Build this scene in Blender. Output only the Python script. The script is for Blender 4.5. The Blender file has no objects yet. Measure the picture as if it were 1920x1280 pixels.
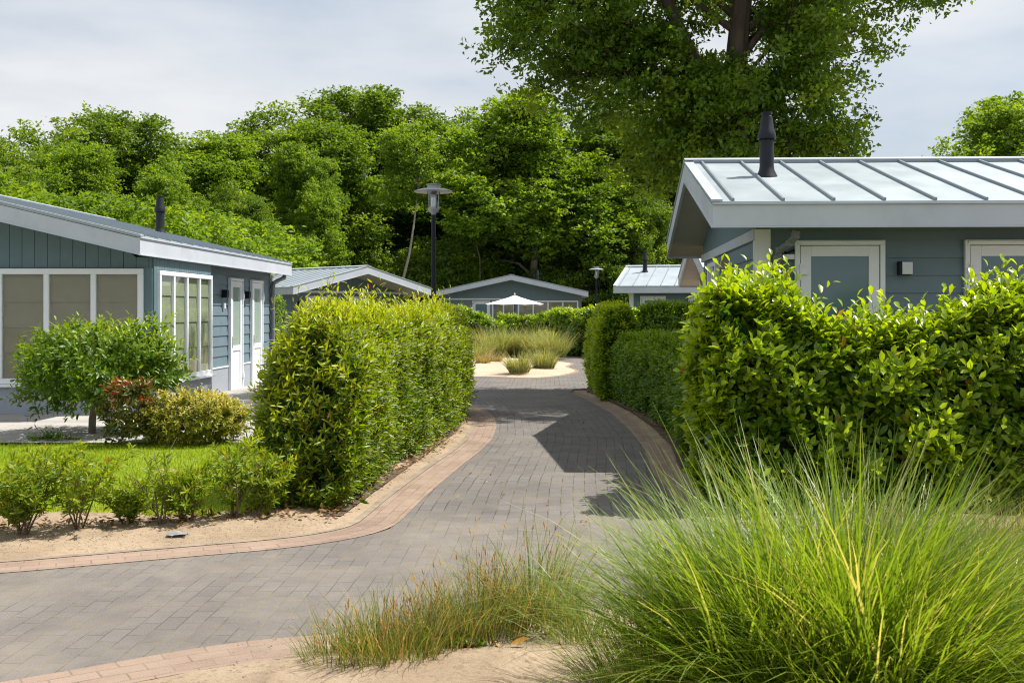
import bpy, math, random
import numpy as np
from mathutils import Matrix, Vector
R = math.radians
random.seed(7)
rng = np.random.default_rng(11)
scene = bpy.context.scene
COL = scene.collection

# ------------------------------------------------------------------ camera facts
F, PX, PY, H = 2000.0, 1030.0, 583.0, 1.65
def at(px, py, Y): return ((px-PX)/F*Y, Y, H+(PY-py)/F*Y)
def gd(px, py):
    Y = F*H/(py-PY); return ((px-PX)/F*Y, Y)

# ------------------------------------------------------------------ tagging
def tag(o, label=None, cat=None, group=None, kind=None):
    if label: o['label'] = label
    if cat: o['category'] = cat
    if group: o['group'] = group
    if kind: o['kind'] = kind
    return o
def empty(name, loc=(0,0,0), rz=0):
    o = bpy.data.objects.new(name, None); COL.objects.link(o)
    o.location = loc; o.rotation_euler = (0,0,rz); o.empty_display_size = .3
    return o
def copy_tree(o, parent=None):
    c = o.copy(); COL.objects.link(c)
    if parent: c.parent = parent
    for ch in list(o.children): copy_tree(ch, c)
    return c

# ------------------------------------------------------------------ materials
def mat(name):
    m = bpy.data.materials.new(name); m.use_nodes = True
    nt = m.node_tree; nt.nodes.clear()
    out = nt.nodes.new('ShaderNodeOutputMaterial')
    return m, nt, out
def N(nt, t, **kw):
    n = nt.nodes.new(t)
    for k, v in kw.items():
        if k in n.inputs: n.inputs[k].default_value = v
        else: setattr(n, k, v)
    return n
def c4(c): return (c[0], c[1], c[2], 1)
def simple(name, col, rough=.5, var=.06, nscale=6, metallic=0, bump=0, bscale=60, dirt=0, spec=.5, stretch=None):
    m, nt, out = mat(name); L = nt.links.new
    p = N(nt, 'ShaderNodeBsdfPrincipled', Roughness=rough, Metallic=metallic)
    p.inputs['Specular IOR Level'].default_value = spec
    tc = N(nt, 'ShaderNodeTexCoord')
    src = tc.outputs['Object']
    if stretch:
        mp = N(nt, 'ShaderNodeMapping'); mp.inputs['Scale'].default_value = stretch
        L(src, mp.inputs[0]); src = mp.outputs[0]
    n1 = N(nt, 'ShaderNodeTexNoise', Scale=nscale, Detail=5.0); L(src, n1.inputs['Vector'])
    mr = N(nt, 'ShaderNodeMapRange'); L(n1.outputs['Fac'], mr.inputs[0])
    mr.inputs[1].default_value = .3; mr.inputs[2].default_value = .7
    mr.inputs[3].default_value = 1-var; mr.inputs[4].default_value = 1+var
    mx = N(nt, 'ShaderNodeMix', data_type='RGBA', blend_type='MULTIPLY'); mx.inputs[0].default_value = 1
    mx.inputs[6].default_value = c4(col); L(mr.outputs[0], mx.inputs[7])
    cout = mx.outputs[2]
    if dirt:
        n2 = N(nt, 'ShaderNodeTexNoise', Scale=2.2, Detail=8.0, Roughness=.7); L(tc.outputs['Object'], n2.inputs['Vector'])
        m2 = N(nt, 'ShaderNodeMapRange'); L(n2.outputs['Fac'], m2.inputs[0])
        m2.inputs[1].default_value = .52; m2.inputs[2].default_value = .75; m2.inputs[4].default_value = dirt
        m3 = N(nt, 'ShaderNodeMix', data_type='RGBA'); L(m2.outputs[0], m3.inputs[0]); L(cout, m3.inputs[6])
        m3.inputs[7].default_value = (.16,.145,.11,1); cout = m3.outputs[2]
    L(cout, p.inputs['Base Color'])
    mrr = N(nt, 'ShaderNodeMapRange'); L(n1.outputs['Fac'], mrr.inputs[0])
    mrr.inputs[3].default_value = max(rough-.1,.02); mrr.inputs[4].default_value = min(rough+.1,1); L(mrr.outputs[0], p.inputs['Roughness'])
    if bump:
        n3 = N(nt, 'ShaderNodeTexNoise', Scale=bscale, Detail=6.0); L(tc.outputs['Object'], n3.inputs['Vector'])
        b = N(nt, 'ShaderNodeBump', Strength=bump, Distance=.01); L(n3.outputs['Fac'], b.inputs['Height']); L(b.outputs[0], p.inputs['Normal'])
    L(p.outputs[0], out.inputs[0])
    return m

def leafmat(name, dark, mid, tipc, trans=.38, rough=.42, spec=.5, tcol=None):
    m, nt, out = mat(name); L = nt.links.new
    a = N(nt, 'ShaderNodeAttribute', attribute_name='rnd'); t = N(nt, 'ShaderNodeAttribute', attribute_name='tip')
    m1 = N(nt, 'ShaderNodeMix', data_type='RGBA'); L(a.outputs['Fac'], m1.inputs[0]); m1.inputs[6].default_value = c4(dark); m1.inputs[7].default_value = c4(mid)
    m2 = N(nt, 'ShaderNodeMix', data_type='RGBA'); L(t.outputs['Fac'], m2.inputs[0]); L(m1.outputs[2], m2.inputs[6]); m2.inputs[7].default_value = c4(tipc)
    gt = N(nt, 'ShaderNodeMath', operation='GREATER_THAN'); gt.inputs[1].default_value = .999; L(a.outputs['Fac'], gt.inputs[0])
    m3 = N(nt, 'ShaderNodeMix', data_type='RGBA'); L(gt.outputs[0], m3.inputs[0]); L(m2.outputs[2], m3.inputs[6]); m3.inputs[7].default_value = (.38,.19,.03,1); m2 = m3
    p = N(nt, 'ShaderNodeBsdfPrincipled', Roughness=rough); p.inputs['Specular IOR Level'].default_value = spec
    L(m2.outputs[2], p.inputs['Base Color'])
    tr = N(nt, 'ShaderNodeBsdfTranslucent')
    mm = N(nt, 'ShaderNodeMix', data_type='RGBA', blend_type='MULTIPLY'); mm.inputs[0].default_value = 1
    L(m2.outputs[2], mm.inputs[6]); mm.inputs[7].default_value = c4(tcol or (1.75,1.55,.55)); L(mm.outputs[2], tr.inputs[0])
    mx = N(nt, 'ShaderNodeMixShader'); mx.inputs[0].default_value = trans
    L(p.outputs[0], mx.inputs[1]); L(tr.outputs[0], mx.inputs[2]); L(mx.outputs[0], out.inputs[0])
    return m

def ground_mat(name, c1, c2, c3, s1=1.5, s2=25, bump=.5, b2=80, rough=.95):
    m, nt, out = mat(name); L = nt.links.new
    tc = N(nt, 'ShaderNodeTexCoord')
    n1 = N(nt, 'ShaderNodeTexNoise', Scale=s1, Detail=6.0, Roughness=.6); L(tc.outputs['Object'], n1.inputs['Vector'])
    n2 = N(nt, 'ShaderNodeTexNoise', Scale=s2, Detail=6.0, Roughness=.7); L(tc.outputs['Object'], n2.inputs['Vector'])
    n3 = N(nt, 'ShaderNodeTexNoise', Scale=b2, Detail=5.0, Roughness=.8); L(tc.outputs['Object'], n3.inputs['Vector'])
    r1 = N(nt, 'ShaderNodeMapRange'); L(n1.outputs['Fac'], r1.inputs[0]); r1.inputs[1].default_value=.4; r1.inputs[2].default_value=.62
    r2 = N(nt, 'ShaderNodeMapRange'); L(n2.outputs['Fac'], r2.inputs[0]); r2.inputs[1].default_value=.52; r2.inputs[2].default_value=.7
    a = N(nt, 'ShaderNodeMix', data_type='RGBA'); L(r1.outputs[0], a.inputs[0]); a.inputs[6].default_value=c4(c1); a.inputs[7].default_value=c4(c2)
    b = N(nt, 'ShaderNodeMix', data_type='RGBA'); L(r2.outputs[0], b.inputs[0]); L(a.outputs[2], b.inputs[6]); b.inputs[7].default_value=c4(c3)
    g = N(nt, 'ShaderNodeMapRange'); L(n3.outputs['Fac'], g.inputs[0]); g.inputs[1].default_value=.3; g.inputs[2].default_value=.7; g.inputs[3].default_value=.82; g.inputs[4].default_value=1.18
    d = N(nt, 'ShaderNodeMix', data_type='RGBA', blend_type='MULTIPLY'); d.inputs[0].default_value=1; L(b.outputs[2], d.inputs[6]); L(g.outputs[0], d.inputs[7])
    p = N(nt, 'ShaderNodeBsdfPrincipled', Roughness=rough); p.inputs['Specular IOR Level'].default_value=.2
    L(d.outputs[2], p.inputs['Base Color'])
    ad = N(nt, 'ShaderNodeMath', operation='ADD'); L(n2.outputs['Fac'], ad.inputs[0]); L(n3.outputs['Fac'], ad.inputs[1])
    bp = N(nt, 'ShaderNodeBump', Strength=bump, Distance=.02); L(ad.outputs[0], bp.inputs['Height']); L(bp.outputs[0], p.inputs['Normal'])
    L(p.outputs[0], out.inputs[0]); return m

def paver_mat(name, c1, c2, mortar, moss, bw=.2, rh=.1, ms=.006, sand=None, sandamt=0, offset=.5, drift=False):
    m, nt, out = mat(name); L = nt.links.new
    uv = N(nt, 'ShaderNodeUVMap'); tc = N(nt, 'ShaderNodeTexCoord')
    nw = N(nt, 'ShaderNodeTexNoise', Scale=1.3, Detail=2.0); L(tc.outputs['Object'], nw.inputs['Vector'])
    sc = N(nt, 'ShaderNodeVectorMath', operation='SCALE'); sc.inputs['Scale'].default_value = .04; L(nw.outputs['Color'], sc.inputs[0])
    ad = N(nt, 'ShaderNodeVectorMath', operation='ADD'); L(uv.outputs[0], ad.inputs[0]); L(sc.outputs[0], ad.inputs[1])
    b = N(nt, 'ShaderNodeTexBrick', offset=offset); L(ad.outputs[0], b.inputs['Vector'])
    b.inputs['Scale'].default_value = 1; b.inputs['Brick Width'].default_value = bw; b.inputs['Row Height'].default_value = rh
    b.inputs['Mortar Size'].default_value = ms; b.inputs['Mortar Smooth'].default_value = .25; b.inputs['Bias'].default_value = 0
    b.inputs['Color1'].default_value = c4(c1); b.inputs['Color2'].default_value = c4(c2)
    nm = N(nt, 'ShaderNodeTexNoise', Scale=2.3, Detail=6.0, Roughness=.65); L(tc.outputs['Object'], nm.inputs['Vector'])
    rm = N(nt, 'ShaderNodeMapRange'); L(nm.outputs['Fac'], rm.inputs[0]); rm.inputs[1].default_value=.45; rm.inputs[2].default_value=.6
    mo = N(nt, 'ShaderNodeMix', data_type='RGBA'); L(rm.outputs[0], mo.inputs[0]); mo.inputs[6].default_value=c4(mortar); mo.inputs[7].default_value=c4(moss)
    L(mo.outputs[2], b.inputs['Mortar'])
    n2 = N(nt, 'ShaderNodeTexNoise', Scale=.9, Detail=7.0, Roughness=.65); L(tc.outputs['Object'], n2.inputs['Vector'])
    r2 = N(nt, 'ShaderNodeMapRange'); L(n2.outputs['Fac'], r2.inputs[0]); r2.inputs[1].default_value=.3; r2.inputs[2].default_value=.7; r2.inputs[3].default_value=.80; r2.inputs[4].default_value=1.16
    n3 = N(nt, 'ShaderNodeTexNoise', Scale=140.0, Detail=4.0, Roughness=.8); L(tc.outputs['Object'], n3.inputs['Vector'])
    r3 = N(nt, 'ShaderNodeMapRange'); L(n3.outputs['Fac'], r3.inputs[0]); r3.inputs[1].default_value=.3; r3.inputs[2].default_value=.7; r3.inputs[3].default_value=.8; r3.inputs[4].default_value=1.2
    mu = N(nt, 'ShaderNodeMath', operation='MULTIPLY'); L(r2.outputs[0], mu.inputs[0]); L(r3.outputs[0], mu.inputs[1])
    d = N(nt, 'ShaderNodeMix', data_type='RGBA', blend_type='MULTIPLY'); d.inputs[0].default_value=1; L(b.outputs['Color'], d.inputs[6]); L(mu.outputs[0], d.inputs[7])
    col = d.outputs[2]
    if sand:
        n4 = N(nt, 'ShaderNodeTexNoise', Scale=1.7, Detail=8.0, Roughness=.7); L(tc.outputs['Object'], n4.inputs['Vector'])
        r4 = N(nt, 'ShaderNodeMapRange'); L(n4.outputs['Fac'], r4.inputs[0]); r4.inputs[1].default_value=.45; r4.inputs[2].default_value=.75; r4.inputs[4].default_value=sandamt
        e = N(nt, 'ShaderNodeMix', data_type='RGBA'); L(r4.outputs[0], e.inputs[0]); L(col, e.inputs[6]); e.inputs[7].default_value=c4(sand); col = e.outputs[2]
    if drift:   # sand blown over the paving from the bare ground in front
        prev=None
        for cx_,cy_,rx_,ry_ in ((-.15,5.15,.95,.5),(.9,5.2,1.3,.7)):
            mp=N(nt,'ShaderNodeMapping'); mp.inputs['Location'].default_value=(-cx_/rx_,-cy_/ry_,0); mp.inputs['Scale'].default_value=(1/rx_,1/ry_,0); L(tc.outputs['Object'],mp.inputs[0])
            ln=N(nt,'ShaderNodeVectorMath',operation='LENGTH'); L(mp.outputs[0],ln.inputs[0])
            if prev is None: prev=ln.outputs['Value']
            else:
                mn=N(nt,'ShaderNodeMath',operation='MINIMUM'); L(prev,mn.inputs[0]); L(ln.outputs['Value'],mn.inputs[1]); prev=mn.outputs[0]
        n5=N(nt,'ShaderNodeTexNoise',Scale=5.0,Detail=9.0,Roughness=.75); L(tc.outputs['Object'],n5.inputs['Vector'])
        sb_=N(nt,'ShaderNodeMath',operation='MULTIPLY_ADD'); L(n5.outputs['Fac'],sb_.inputs[0]); sb_.inputs[1].default_value=-1.1; L(prev,sb_.inputs[2])
        r5=N(nt,'ShaderNodeMapRange'); L(sb_.outputs[0],r5.inputs[0]); r5.inputs[1].default_value=.55; r5.inputs[2].default_value=.15; r5.inputs[3].default_value=0; r5.inputs[4].default_value=1
        e2=N(nt,'ShaderNodeMix',data_type='RGBA'); L(r5.outputs[0],e2.inputs[0]); L(col,e2.inputs[6]); e2.inputs[7].default_value=(.44,.35,.255,1); col=e2.outputs[2]
    p = N(nt, 'ShaderNodeBsdfPrincipled', Roughness=.85); p.inputs['Specular IOR Level'].default_value=.3
    L(col, p.inputs['Base Color'])
    sb = N(nt, 'ShaderNodeMath', operation='SUBTRACT'); L(n3.outputs['Fac'], sb.inputs[0]); L(b.outputs['Fac'], sb.inputs[1])
    bp = N(nt, 'ShaderNodeBump', Strength=.5, Distance=.006); L(sb.outputs[0], bp.inputs['Height']); L(bp.outputs[0], p.inputs['Normal'])
    L(p.outputs[0], out.inputs[0]); return m

def glass_mat(name, tint=(.9,.95,.93), gloss=.12):
    m, nt, out = mat(name); L = nt.links.new
    t = N(nt, 'ShaderNodeBsdfTransparent'); t.inputs[0].default_value = c4(tint)
    g = N(nt, 'ShaderNodeBsdfGlossy'); g.inputs['Roughness'].default_value = .015
    f = N(nt, 'ShaderNodeFresnel'); f.inputs[0].default_value = 1.45
    a = N(nt, 'ShaderNodeMath', operation='ADD'); a.inputs[1].default_value = gloss; L(f.outputs[0], a.inputs[0]); a.use_clamp=True
    ge=N(nt,'ShaderNodeNewGeometry'); iv=N(nt,'ShaderNodeMath',operation='SUBTRACT'); iv.inputs[0].default_value=1; L(ge.outputs['Backfacing'],iv.inputs[1]); mu=N(nt,'ShaderNodeMath',operation='MULTIPLY'); L(a.outputs[0],mu.inputs[0]); L(iv.outputs[0],mu.inputs[1])
    x = N(nt, 'ShaderNodeMixShader'); L(mu.outputs[0], x.inputs[0]); L(t.outputs[0], x.inputs[1]); L(g.outputs[0], x.inputs[2]); L(x.outputs[0], out.inputs[0])
    return m

M = {}
M['siding'] = simple('blue_grey_siding', (.14,.205,.245), .55, .07, 3, bump=.12, bscale=90, dirt=.05)
M['board'] = simple('blue_grey_board', (.115,.185,.212), .55, bump=.12, bscale=90, dirt=.05)
M['plinth'] = simple('grey_plinth', (.34,.37,.425), .6, .05, 2, dirt=.12)
M['white'] = simple('white_paint', (.80,.83,.87), .35, .02, 4, dirt=.04)
M['fascia'] = simple('light_grey_fascia', (.55,.59,.66), .45, .04, 2.5, dirt=.15)
M['soffit'] = simple('soffit', (.47,.45,.40), .55, .04, 3)
M['zinc'] = simple('zinc_roof', (.40,.455,.49), .42, .07, 1.6, metallic=.25, dirt=.16, stretch=(1,1,1))
M['seam'] = simple('zinc_seam', (.24,.28,.31), .5, .05, 3, metallic=.2)
M['trim'] = simple('roof_trim', (.50,.55,.58), .45, .04, 3, metallic=.15)
M['pipe'] = simple('grey_plastic_pipe', (.17,.18,.19), .4, .06, 6)
M['flue'] = simple('dark_flue', (.014,.016,.022), .5, .15, 8, spec=.3)
M['black'] = simple('black_metal', (.008,.011,.02), .45, .1, 8, spec=.25)
M['lampglass'] = simple('lamp_diffuser', (.62,.66,.68), .25, .03, 8)
M['lampdisc'] = simple('lamp_disc', (.33,.34,.36), .4, .06, 4)
M['frost'] = simple('frosted_glass', (.11,.19,.23), .12, .04, 2, spec=.7)
M['frostl'] = simple('frosted_glass_pale', (.32,.42,.38), .12, .04, 2, spec=.7)
M['glass'] = glass_mat('window_glass',gloss=.015)
M['blind'] = simple('taupe_blind', (.37,.28,.215), .8, .06, 5)
M['blindc'] = simple('cream_blind', (.40,.37,.26), .8, .06, 5)
M['curtain'] = simple('cream_curtain', (.5,.46,.36), .8, .06, 5)
M['dark'] = simple('dark_inside', (.02,.02,.022), .8, .1, 5)
M['chrome'] = simple('brushed_steel', (.55,.55,.55), .3, .03, 8, metallic=.9)
M['scrap'] = simple('clear_scrap', (.27,.28,.28), .2, .3, 20)
M['straw'] = simple('straw_head', (.42,.34,.19), .9, .25, 30)
M['redstem'] = simple('reddish_shoot', (.30,.11,.03), .6, .2, 30)
M['greenstem'] = simple('green_shoot', (.14,.13,.03), .6, .2, 30)
M['canvas'] = simple('white_canvas', (.82,.80,.77), .8, .03, 8)
M['beige'] = simple('beige_plastic', (.5,.4,.22), .5, .05, 8)
M['bark'] = simple('oak_bark', (.075,.055,.04), .9, .35, 9, bump=.9, bscale=16, stretch=(1,1,.25))
M['bark2'] = simple('pale_bark', (.17,.145,.11), .9, .3, 9, bump=.6, bscale=25, stretch=(1,1,.25))
M['bark3'] = simple('grey_birch_bark', (.38,.34,.28), .9, .3, 9, bump=.5, bscale=25)
M['twig'] = simple('twig', (.14,.1,.065), .9, .25, 20)
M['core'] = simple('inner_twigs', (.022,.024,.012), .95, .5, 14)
M['oak'] = leafmat('oak_leaf', (.065,.135,.012), (.16,.27,.018), (.32,.42,.025), .48, .45, .4)
M['tree_a'] = leafmat('tree_leaf_a', (.075,.145,.014), (.17,.28,.022), (.28,.38,.03), .46, .5, .4)
M['tree_b'] = leafmat('tree_leaf_b', (.095,.18,.014), (.20,.325,.022), (.31,.42,.03), .47, .5, .4)
M['tree_c'] = leafmat('tree_leaf_c', (.065,.13,.014), (.15,.245,.022), (.24,.34,.03), .46, .5, .4)
M['hedge_a'] = leafmat('portugal_laurel_leaf', (.035,.095,.006), (.115,.225,.008), (.42,.50,.012), .46, .38, .45)
M['hedge_b'] = leafmat('cherry_laurel_leaf', (.04,.11,.006), (.125,.245,.008), (.36,.49,.012), .44, .30, .55)
M['hedge_l'] = leafmat('sun_painted_hedge_leaf', (.07,.16,.008), (.20,.34,.010), (.44,.56,.015), .48, .34, .5)  # leaf colour lightened to paint sunshine on the hedge block under the oak's shade
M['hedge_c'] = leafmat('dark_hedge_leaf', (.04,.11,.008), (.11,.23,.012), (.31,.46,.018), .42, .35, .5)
M['round'] = leafmat('round_tree_leaf', (.05,.115,.010), (.13,.235,.012), (.28,.39,.02), .42, .38, .4)
M['varieg'] = leafmat('variegated_leaf', (.09,.13,.012), (.26,.27,.025), (.66,.56,.10), .32, .45, .3)
M['photinia'] = leafmat('photinia_leaf', (.05,.09,.012), (.14,.17,.02), (.60,.035,.012), .28, .35, .5, (1.4,1.0,.5))
M['sapling'] = leafmat('sapling_leaf', (.08,.16,.012), (.18,.30,.014), (.42,.45,.02), .46, .42, .4)
M['grass_g'] = leafmat('ornamental_grass', (.10,.185,.018), (.24,.345,.035), (.50,.47,.22), .45, .42, .5)
M['grass_d'] = leafmat('dune_grass', (.07,.12,.025), (.20,.25,.06), (.44,.34,.14), .35, .6, .2)
M['grass_i'] = leafmat('island_grass', (.14,.19,.06), (.29,.34,.13), (.46,.42,.25), .38, .6, .2)
M['grass_b'] = leafmat('brown_tuft', (.22,.19,.09), (.38,.32,.16), (.46,.35,.2), .3, .6, .3)
M['seed'] = simple('seed_head', (.48,.25,.06), .9, .25, 30)
M['lawn'] = leafmat('lawn_blade', (.16,.26,.012), (.30,.40,.02), (.45,.45,.06), .45, .55, .2)
M['litter'] = leafmat('dry_leaf', (.12,.06,.025), (.28,.15,.06), (.42,.27,.12), .15, .7, .3, (1,.8,.5))
M['ground'] = ground_mat('sandy_soil', (.40,.305,.21), (.31,.23,.155), (.20,.145,.095))
M['sand'] = ground_mat('blown_sand', (.54,.43,.32), (.48,.37,.265), (.40,.30,.21), 2, 30, .4)
M['soil'] = ground_mat('dark_soil', (.14,.10,.07), (.2,.145,.10), (.06,.042,.03), 4, 30, .8)
M['turf'] = ground_mat('turf', (.20,.29,.015), (.25,.33,.02), (.14,.2,.015), 3, 40, .6)
M['field'] = ground_mat('far_ground', (.15,.135,.10), (.13,.125,.08), (.08,.08,.05), .3, 5, .6)
M['paver'] = paver_mat('grey_pavers', (.158,.142,.130), (.178,.160,.145), (.10,.088,.072), (.22,.18,.10), bw=.21, rh=.105, sand=(.30,.25,.19), sandamt=.45, ms=.0035, drift=True)
M['paver2'] = paver_mat('grey_pavers_lane', (.142,.130,.124), (.168,.153,.145), (.075,.066,.052), (.19,.155,.09), bw=.21, rh=.105, ms=.0055, sand=(.27,.23,.18), sandamt=.35)
M['red'] = paver_mat('red_pavers', (.265,.185,.142), (.32,.228,.18), (.18,.135,.095), (.26,.21,.14), sand=(.36,.275,.195), sandamt=.8, ms=.005, drift=True)
M['slab'] = paver_mat('terrace_slabs', (.36,.34,.315), (.42,.40,.37), (.14,.13,.12), (.2,.18,.14), bw=.9, rh=.3, ms=.006)
M['kerb'] = simple('concrete_kerb', (.27,.215,.16), .9, .25, 7, bump=.6, bscale=40, dirt=.5)

# ------------------------------------------------------------------ mesh builder
class MB:
    def __init__(s, T=None): s.v=[]; s.f=[]; s.T=T or (lambda p: p)
    def add(s, vs, fs):
        n=len(s.v); s.v += [tuple(s.T(p)) for p in vs]; s.f += [tuple(i+n for i in f) for f in fs]
    def box(s, x0,x1,y0,y1,z0,z1):
        s.add([(x0,y0,z0),(x1,y0,z0),(x1,y1,z0),(x0,y1,z0),(x0,y0,z1),(x1,y0,z1),(x1,y1,z1),(x0,y1,z1)],
              [(0,3,2,1),(4,5,6,7),(0,1,5,4),(1,2,6,5),(2,3,7,6),(3,0,4,7)])
    def hexa(s, b, t):   # 4 bottom pts, 4 top pts
        s.add(list(b)+list(t), [(0,3,2,1),(4,5,6,7),(0,1,5,4),(1,2,6,5),(2,3,7,6),(3,0,4,7)])
    def tube(s, pts, rad, n=10, cap=True):
        pts=[Vector(p) for p in pts]; k=len(pts)
        if not hasattr(rad,'__len__'): rad=[rad]*k
        vs=[]; up=None
        for i,p in enumerate(pts):
            d=(pts[min(i+1,k-1)]-pts[max(i-1,0)]).normalized()
            if up is None:
                up = Vector((1,0,0)) if abs(d.x)<.8 else Vector((0,1,0))
            a=(up-d*up.dot(d)).normalized(); up=a; b=d.cross(a)
            for j in range(n):
                t=2*math.pi*j/n; vs.append(p+(a*math.cos(t)+b*math.sin(t))*rad[i])
        fs=[]
        for i in range(k-1):
            for j in range(n):
                fs.append((i*n+j, i*n+(j+1)%n, (i+1)*n+(j+1)%n, (i+1)*n+j))
        if cap: fs += [tuple(range(n-1,-1,-1)), tuple((k-1)*n+j for j in range(n))]
        s.add(vs, fs)
    def lathe(s, prof, c=(0,0,0), n=20):
        s.tube([(c[0],c[1],c[2]+z) for r,z in prof], [max(r,.0005) for r,z in prof], n)
    def build(s, name, m, parent=None, smooth=False, bevel=0):
        me=bpy.data.meshes.new(name); me.from_pydata(s.v,[],s.f); me.update()
        import bmesh
        bm=bmesh.new(); bm.from_mesh(me); bmesh.ops.recalc_face_normals(bm, faces=bm.faces); bm.to_mesh(me); bm.free()
        if smooth: me.shade_smooth() if hasattr(me,'shade_smooth') else None
        me.materials.append(m)
        o=bpy.data.objects.new(name, me); COL.objects.link(o)
        if parent: o.parent=parent
        if smooth:
            e=o.modifiers.new('e','EDGE_SPLIT'); e.split_angle=R(35)
        if bevel:
            b=o.modifiers.new('b','BEVEL'); b.width=bevel; b.segments=2; b.limit_method='ANGLE'
        return o

def np_mesh(name, V, T, m, attrs=None, parent=None, smooth=False, k=3):
    me=bpy.data.meshes.new(name)
    V=np.ascontiguousarray(V,dtype=np.float32).reshape(-1,3); T=np.ascontiguousarray(T,dtype=np.int32).reshape(-1,k)
    me.vertices.add(len(V)); me.vertices.foreach_set('co', V.ravel())
    me.loops.add(T.size); me.loops.foreach_set('vertex_index', T.ravel())
    me.polygons.add(len(T)); me.polygons.foreach_set('loop_start', np.arange(0,T.size,k,dtype=np.int32))
    me.polygons.foreach_set('loop_total', np.full(len(T),k,dtype=np.int32))
    if smooth: me.polygons.foreach_set('use_smooth', np.ones(len(T),dtype=bool))
    me.update(calc_edges=True)
    for a,v in (attrs or {}).items():
        at_=me.attributes.new(a,'FLOAT','FACE'); at_.data.foreach_set('value', np.ascontiguousarray(v,dtype=np.float32))
    me.materials.append(m)
    o=bpy.data.objects.new(name,me); COL.objects.link(o)
    if parent: o.parent=parent
    return o

def nrm(a): return a/np.maximum(np.linalg.norm(a,axis=-1,keepdims=True),1e-9)
class Leaves:
    """collects leaf blades; every leaf is a small folded, drooping mesh"""
    def __init__(s): s.P=[];s.D=[];s.Nn=[];s.L=[];s.W=[];s.r=[];s.t=[]
    def add(s,P,D,Nn,L,W,r,t):
        n=len(P); s.P.append(P); s.D.append(nrm(D)); s.Nn.append(Nn)
        for a,v in ((s.L,L),(s.W,W),(s.r,r),(s.t,t)): a.append(np.broadcast_to(v,(n,)).astype(float))
    def build(s,name,m,parent=None,detail=1,shape=(.42,.46),fold=.18,droop=.18):
        P=np.concatenate(s.P);D=np.concatenate(s.D);Nn=np.concatenate(s.Nn);L=np.concatenate(s.L)[:,None];W=np.concatenate(s.W)[:,None]
        r=np.concatenate(s.r);t=np.concatenate(s.t)
        S=np.cross(D,Nn); bad=np.linalg.norm(S,axis=1)<1e-3; S[bad]=np.cross(D[bad],[.3,.9,.1]); S=nrm(S); U=np.cross(S,D)
        n=len(P)
        if detail==0:
            vs=[P, P+D*L*.45+S*W*.5+U*W*fold, P+D*L-U*L*droop, P+D*L*.45-S*W*.5+U*W*fold]
            V=np.stack(vs,1).reshape(-1,3); base=np.arange(n)[:,None]*4
            T=np.concatenate([base+[0,1,2],base+[0,2,3]],1).reshape(-1,3); k=2
        else:
            def pt(a,w): return P+D*L*a-U*L*droop*a*a + S*W*w + U*W*fold*abs(w)*2
            vs=[pt(0,0), pt(.3,shape[0]), pt(.3,0), pt(.3,-shape[0]), pt(.68,shape[1]), pt(.68,0), pt(.68,-shape[1]), pt(1,0)]
            V=np.stack(vs,1).reshape(-1,3); base=np.arange(n)[:,None]*8
            T=np.concatenate([base+f for f in ([0,1,2],[0,2,3],[1,4,5],[1,5,2],[2,5,6],[2,6,3],[4,7,5],[5,7,6])],1).reshape(-1,3); k=8
        return np_mesh(name,V,T,m,{'rnd':np.repeat(r,k),'tip':np.repeat(t,k)},parent)

def rdir(n, g=rng):
    a=g.normal(size=(n,3)); return nrm(a)

def shoots(LV, base, out, ln, nl, L, W, tipv, upb=.35, spread=.9, inner=0.0, g=rng, jit=.25):
    """leafy shoots: base (n,3), out unit dirs, each with nl leaves in a loose spiral"""
    n=len(base); ln=np.broadcast_to(ln,(n,)); L=np.broadcast_to(L,(n,))
    d=nrm(out+np.array([0,0,upb])+g.normal(size=(n,3))*jit)
    a=np.where(np.abs(d[:,2:3])<.9, np.cross(d,[0,0,1.]), np.cross(d,[1.,0,0])); a=nrm(a); b=np.cross(d,a)
    ph0=g.uniform(0,6.28,n); rs=g.uniform(0,1,n)
    for k in range(nl):
        t=(k+.5)/nl; ph=ph0+k*2.4
        rad=a*np.cos(ph)[:,None]+b*np.sin(ph)[:,None]
        op=spread*(1-.55*t)
        D=nrm(d+rad*op*1.6+g.normal(size=(n,3))*.15)
        P=base+d*(ln*t)[:,None]
        Nn=nrm(d*1.2-rad*.3+g.normal(size=(n,3))*.25)
        tv=np.clip(tipv*(t**1.2)+g.normal(size=n)*.06,0,1)
        sz=g.uniform(.75,1.15,n)*(1-.25*t)
        old=g.uniform(size=n)<.006; tv=np.where(old,0,tv); LV.add(P,D,Nn,L*sz,L*sz*W,np.where(old,1.,np.clip(rs*.6+g.uniform(0,.4,n),0,.99)),tv)
    return d

def fbm(P, s=1.0, seed=0):
    v=np.zeros(len(P)); a=1
    r=np.random.default_rng(seed)
    for o in range(4):
        k=r.normal(size=(3,3))*s*(1.9**o); ph=r.uniform(0,6.28,3)
        v+=a*np.sin(P@k+ph).mean(1); a*=.55
    return v

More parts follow.
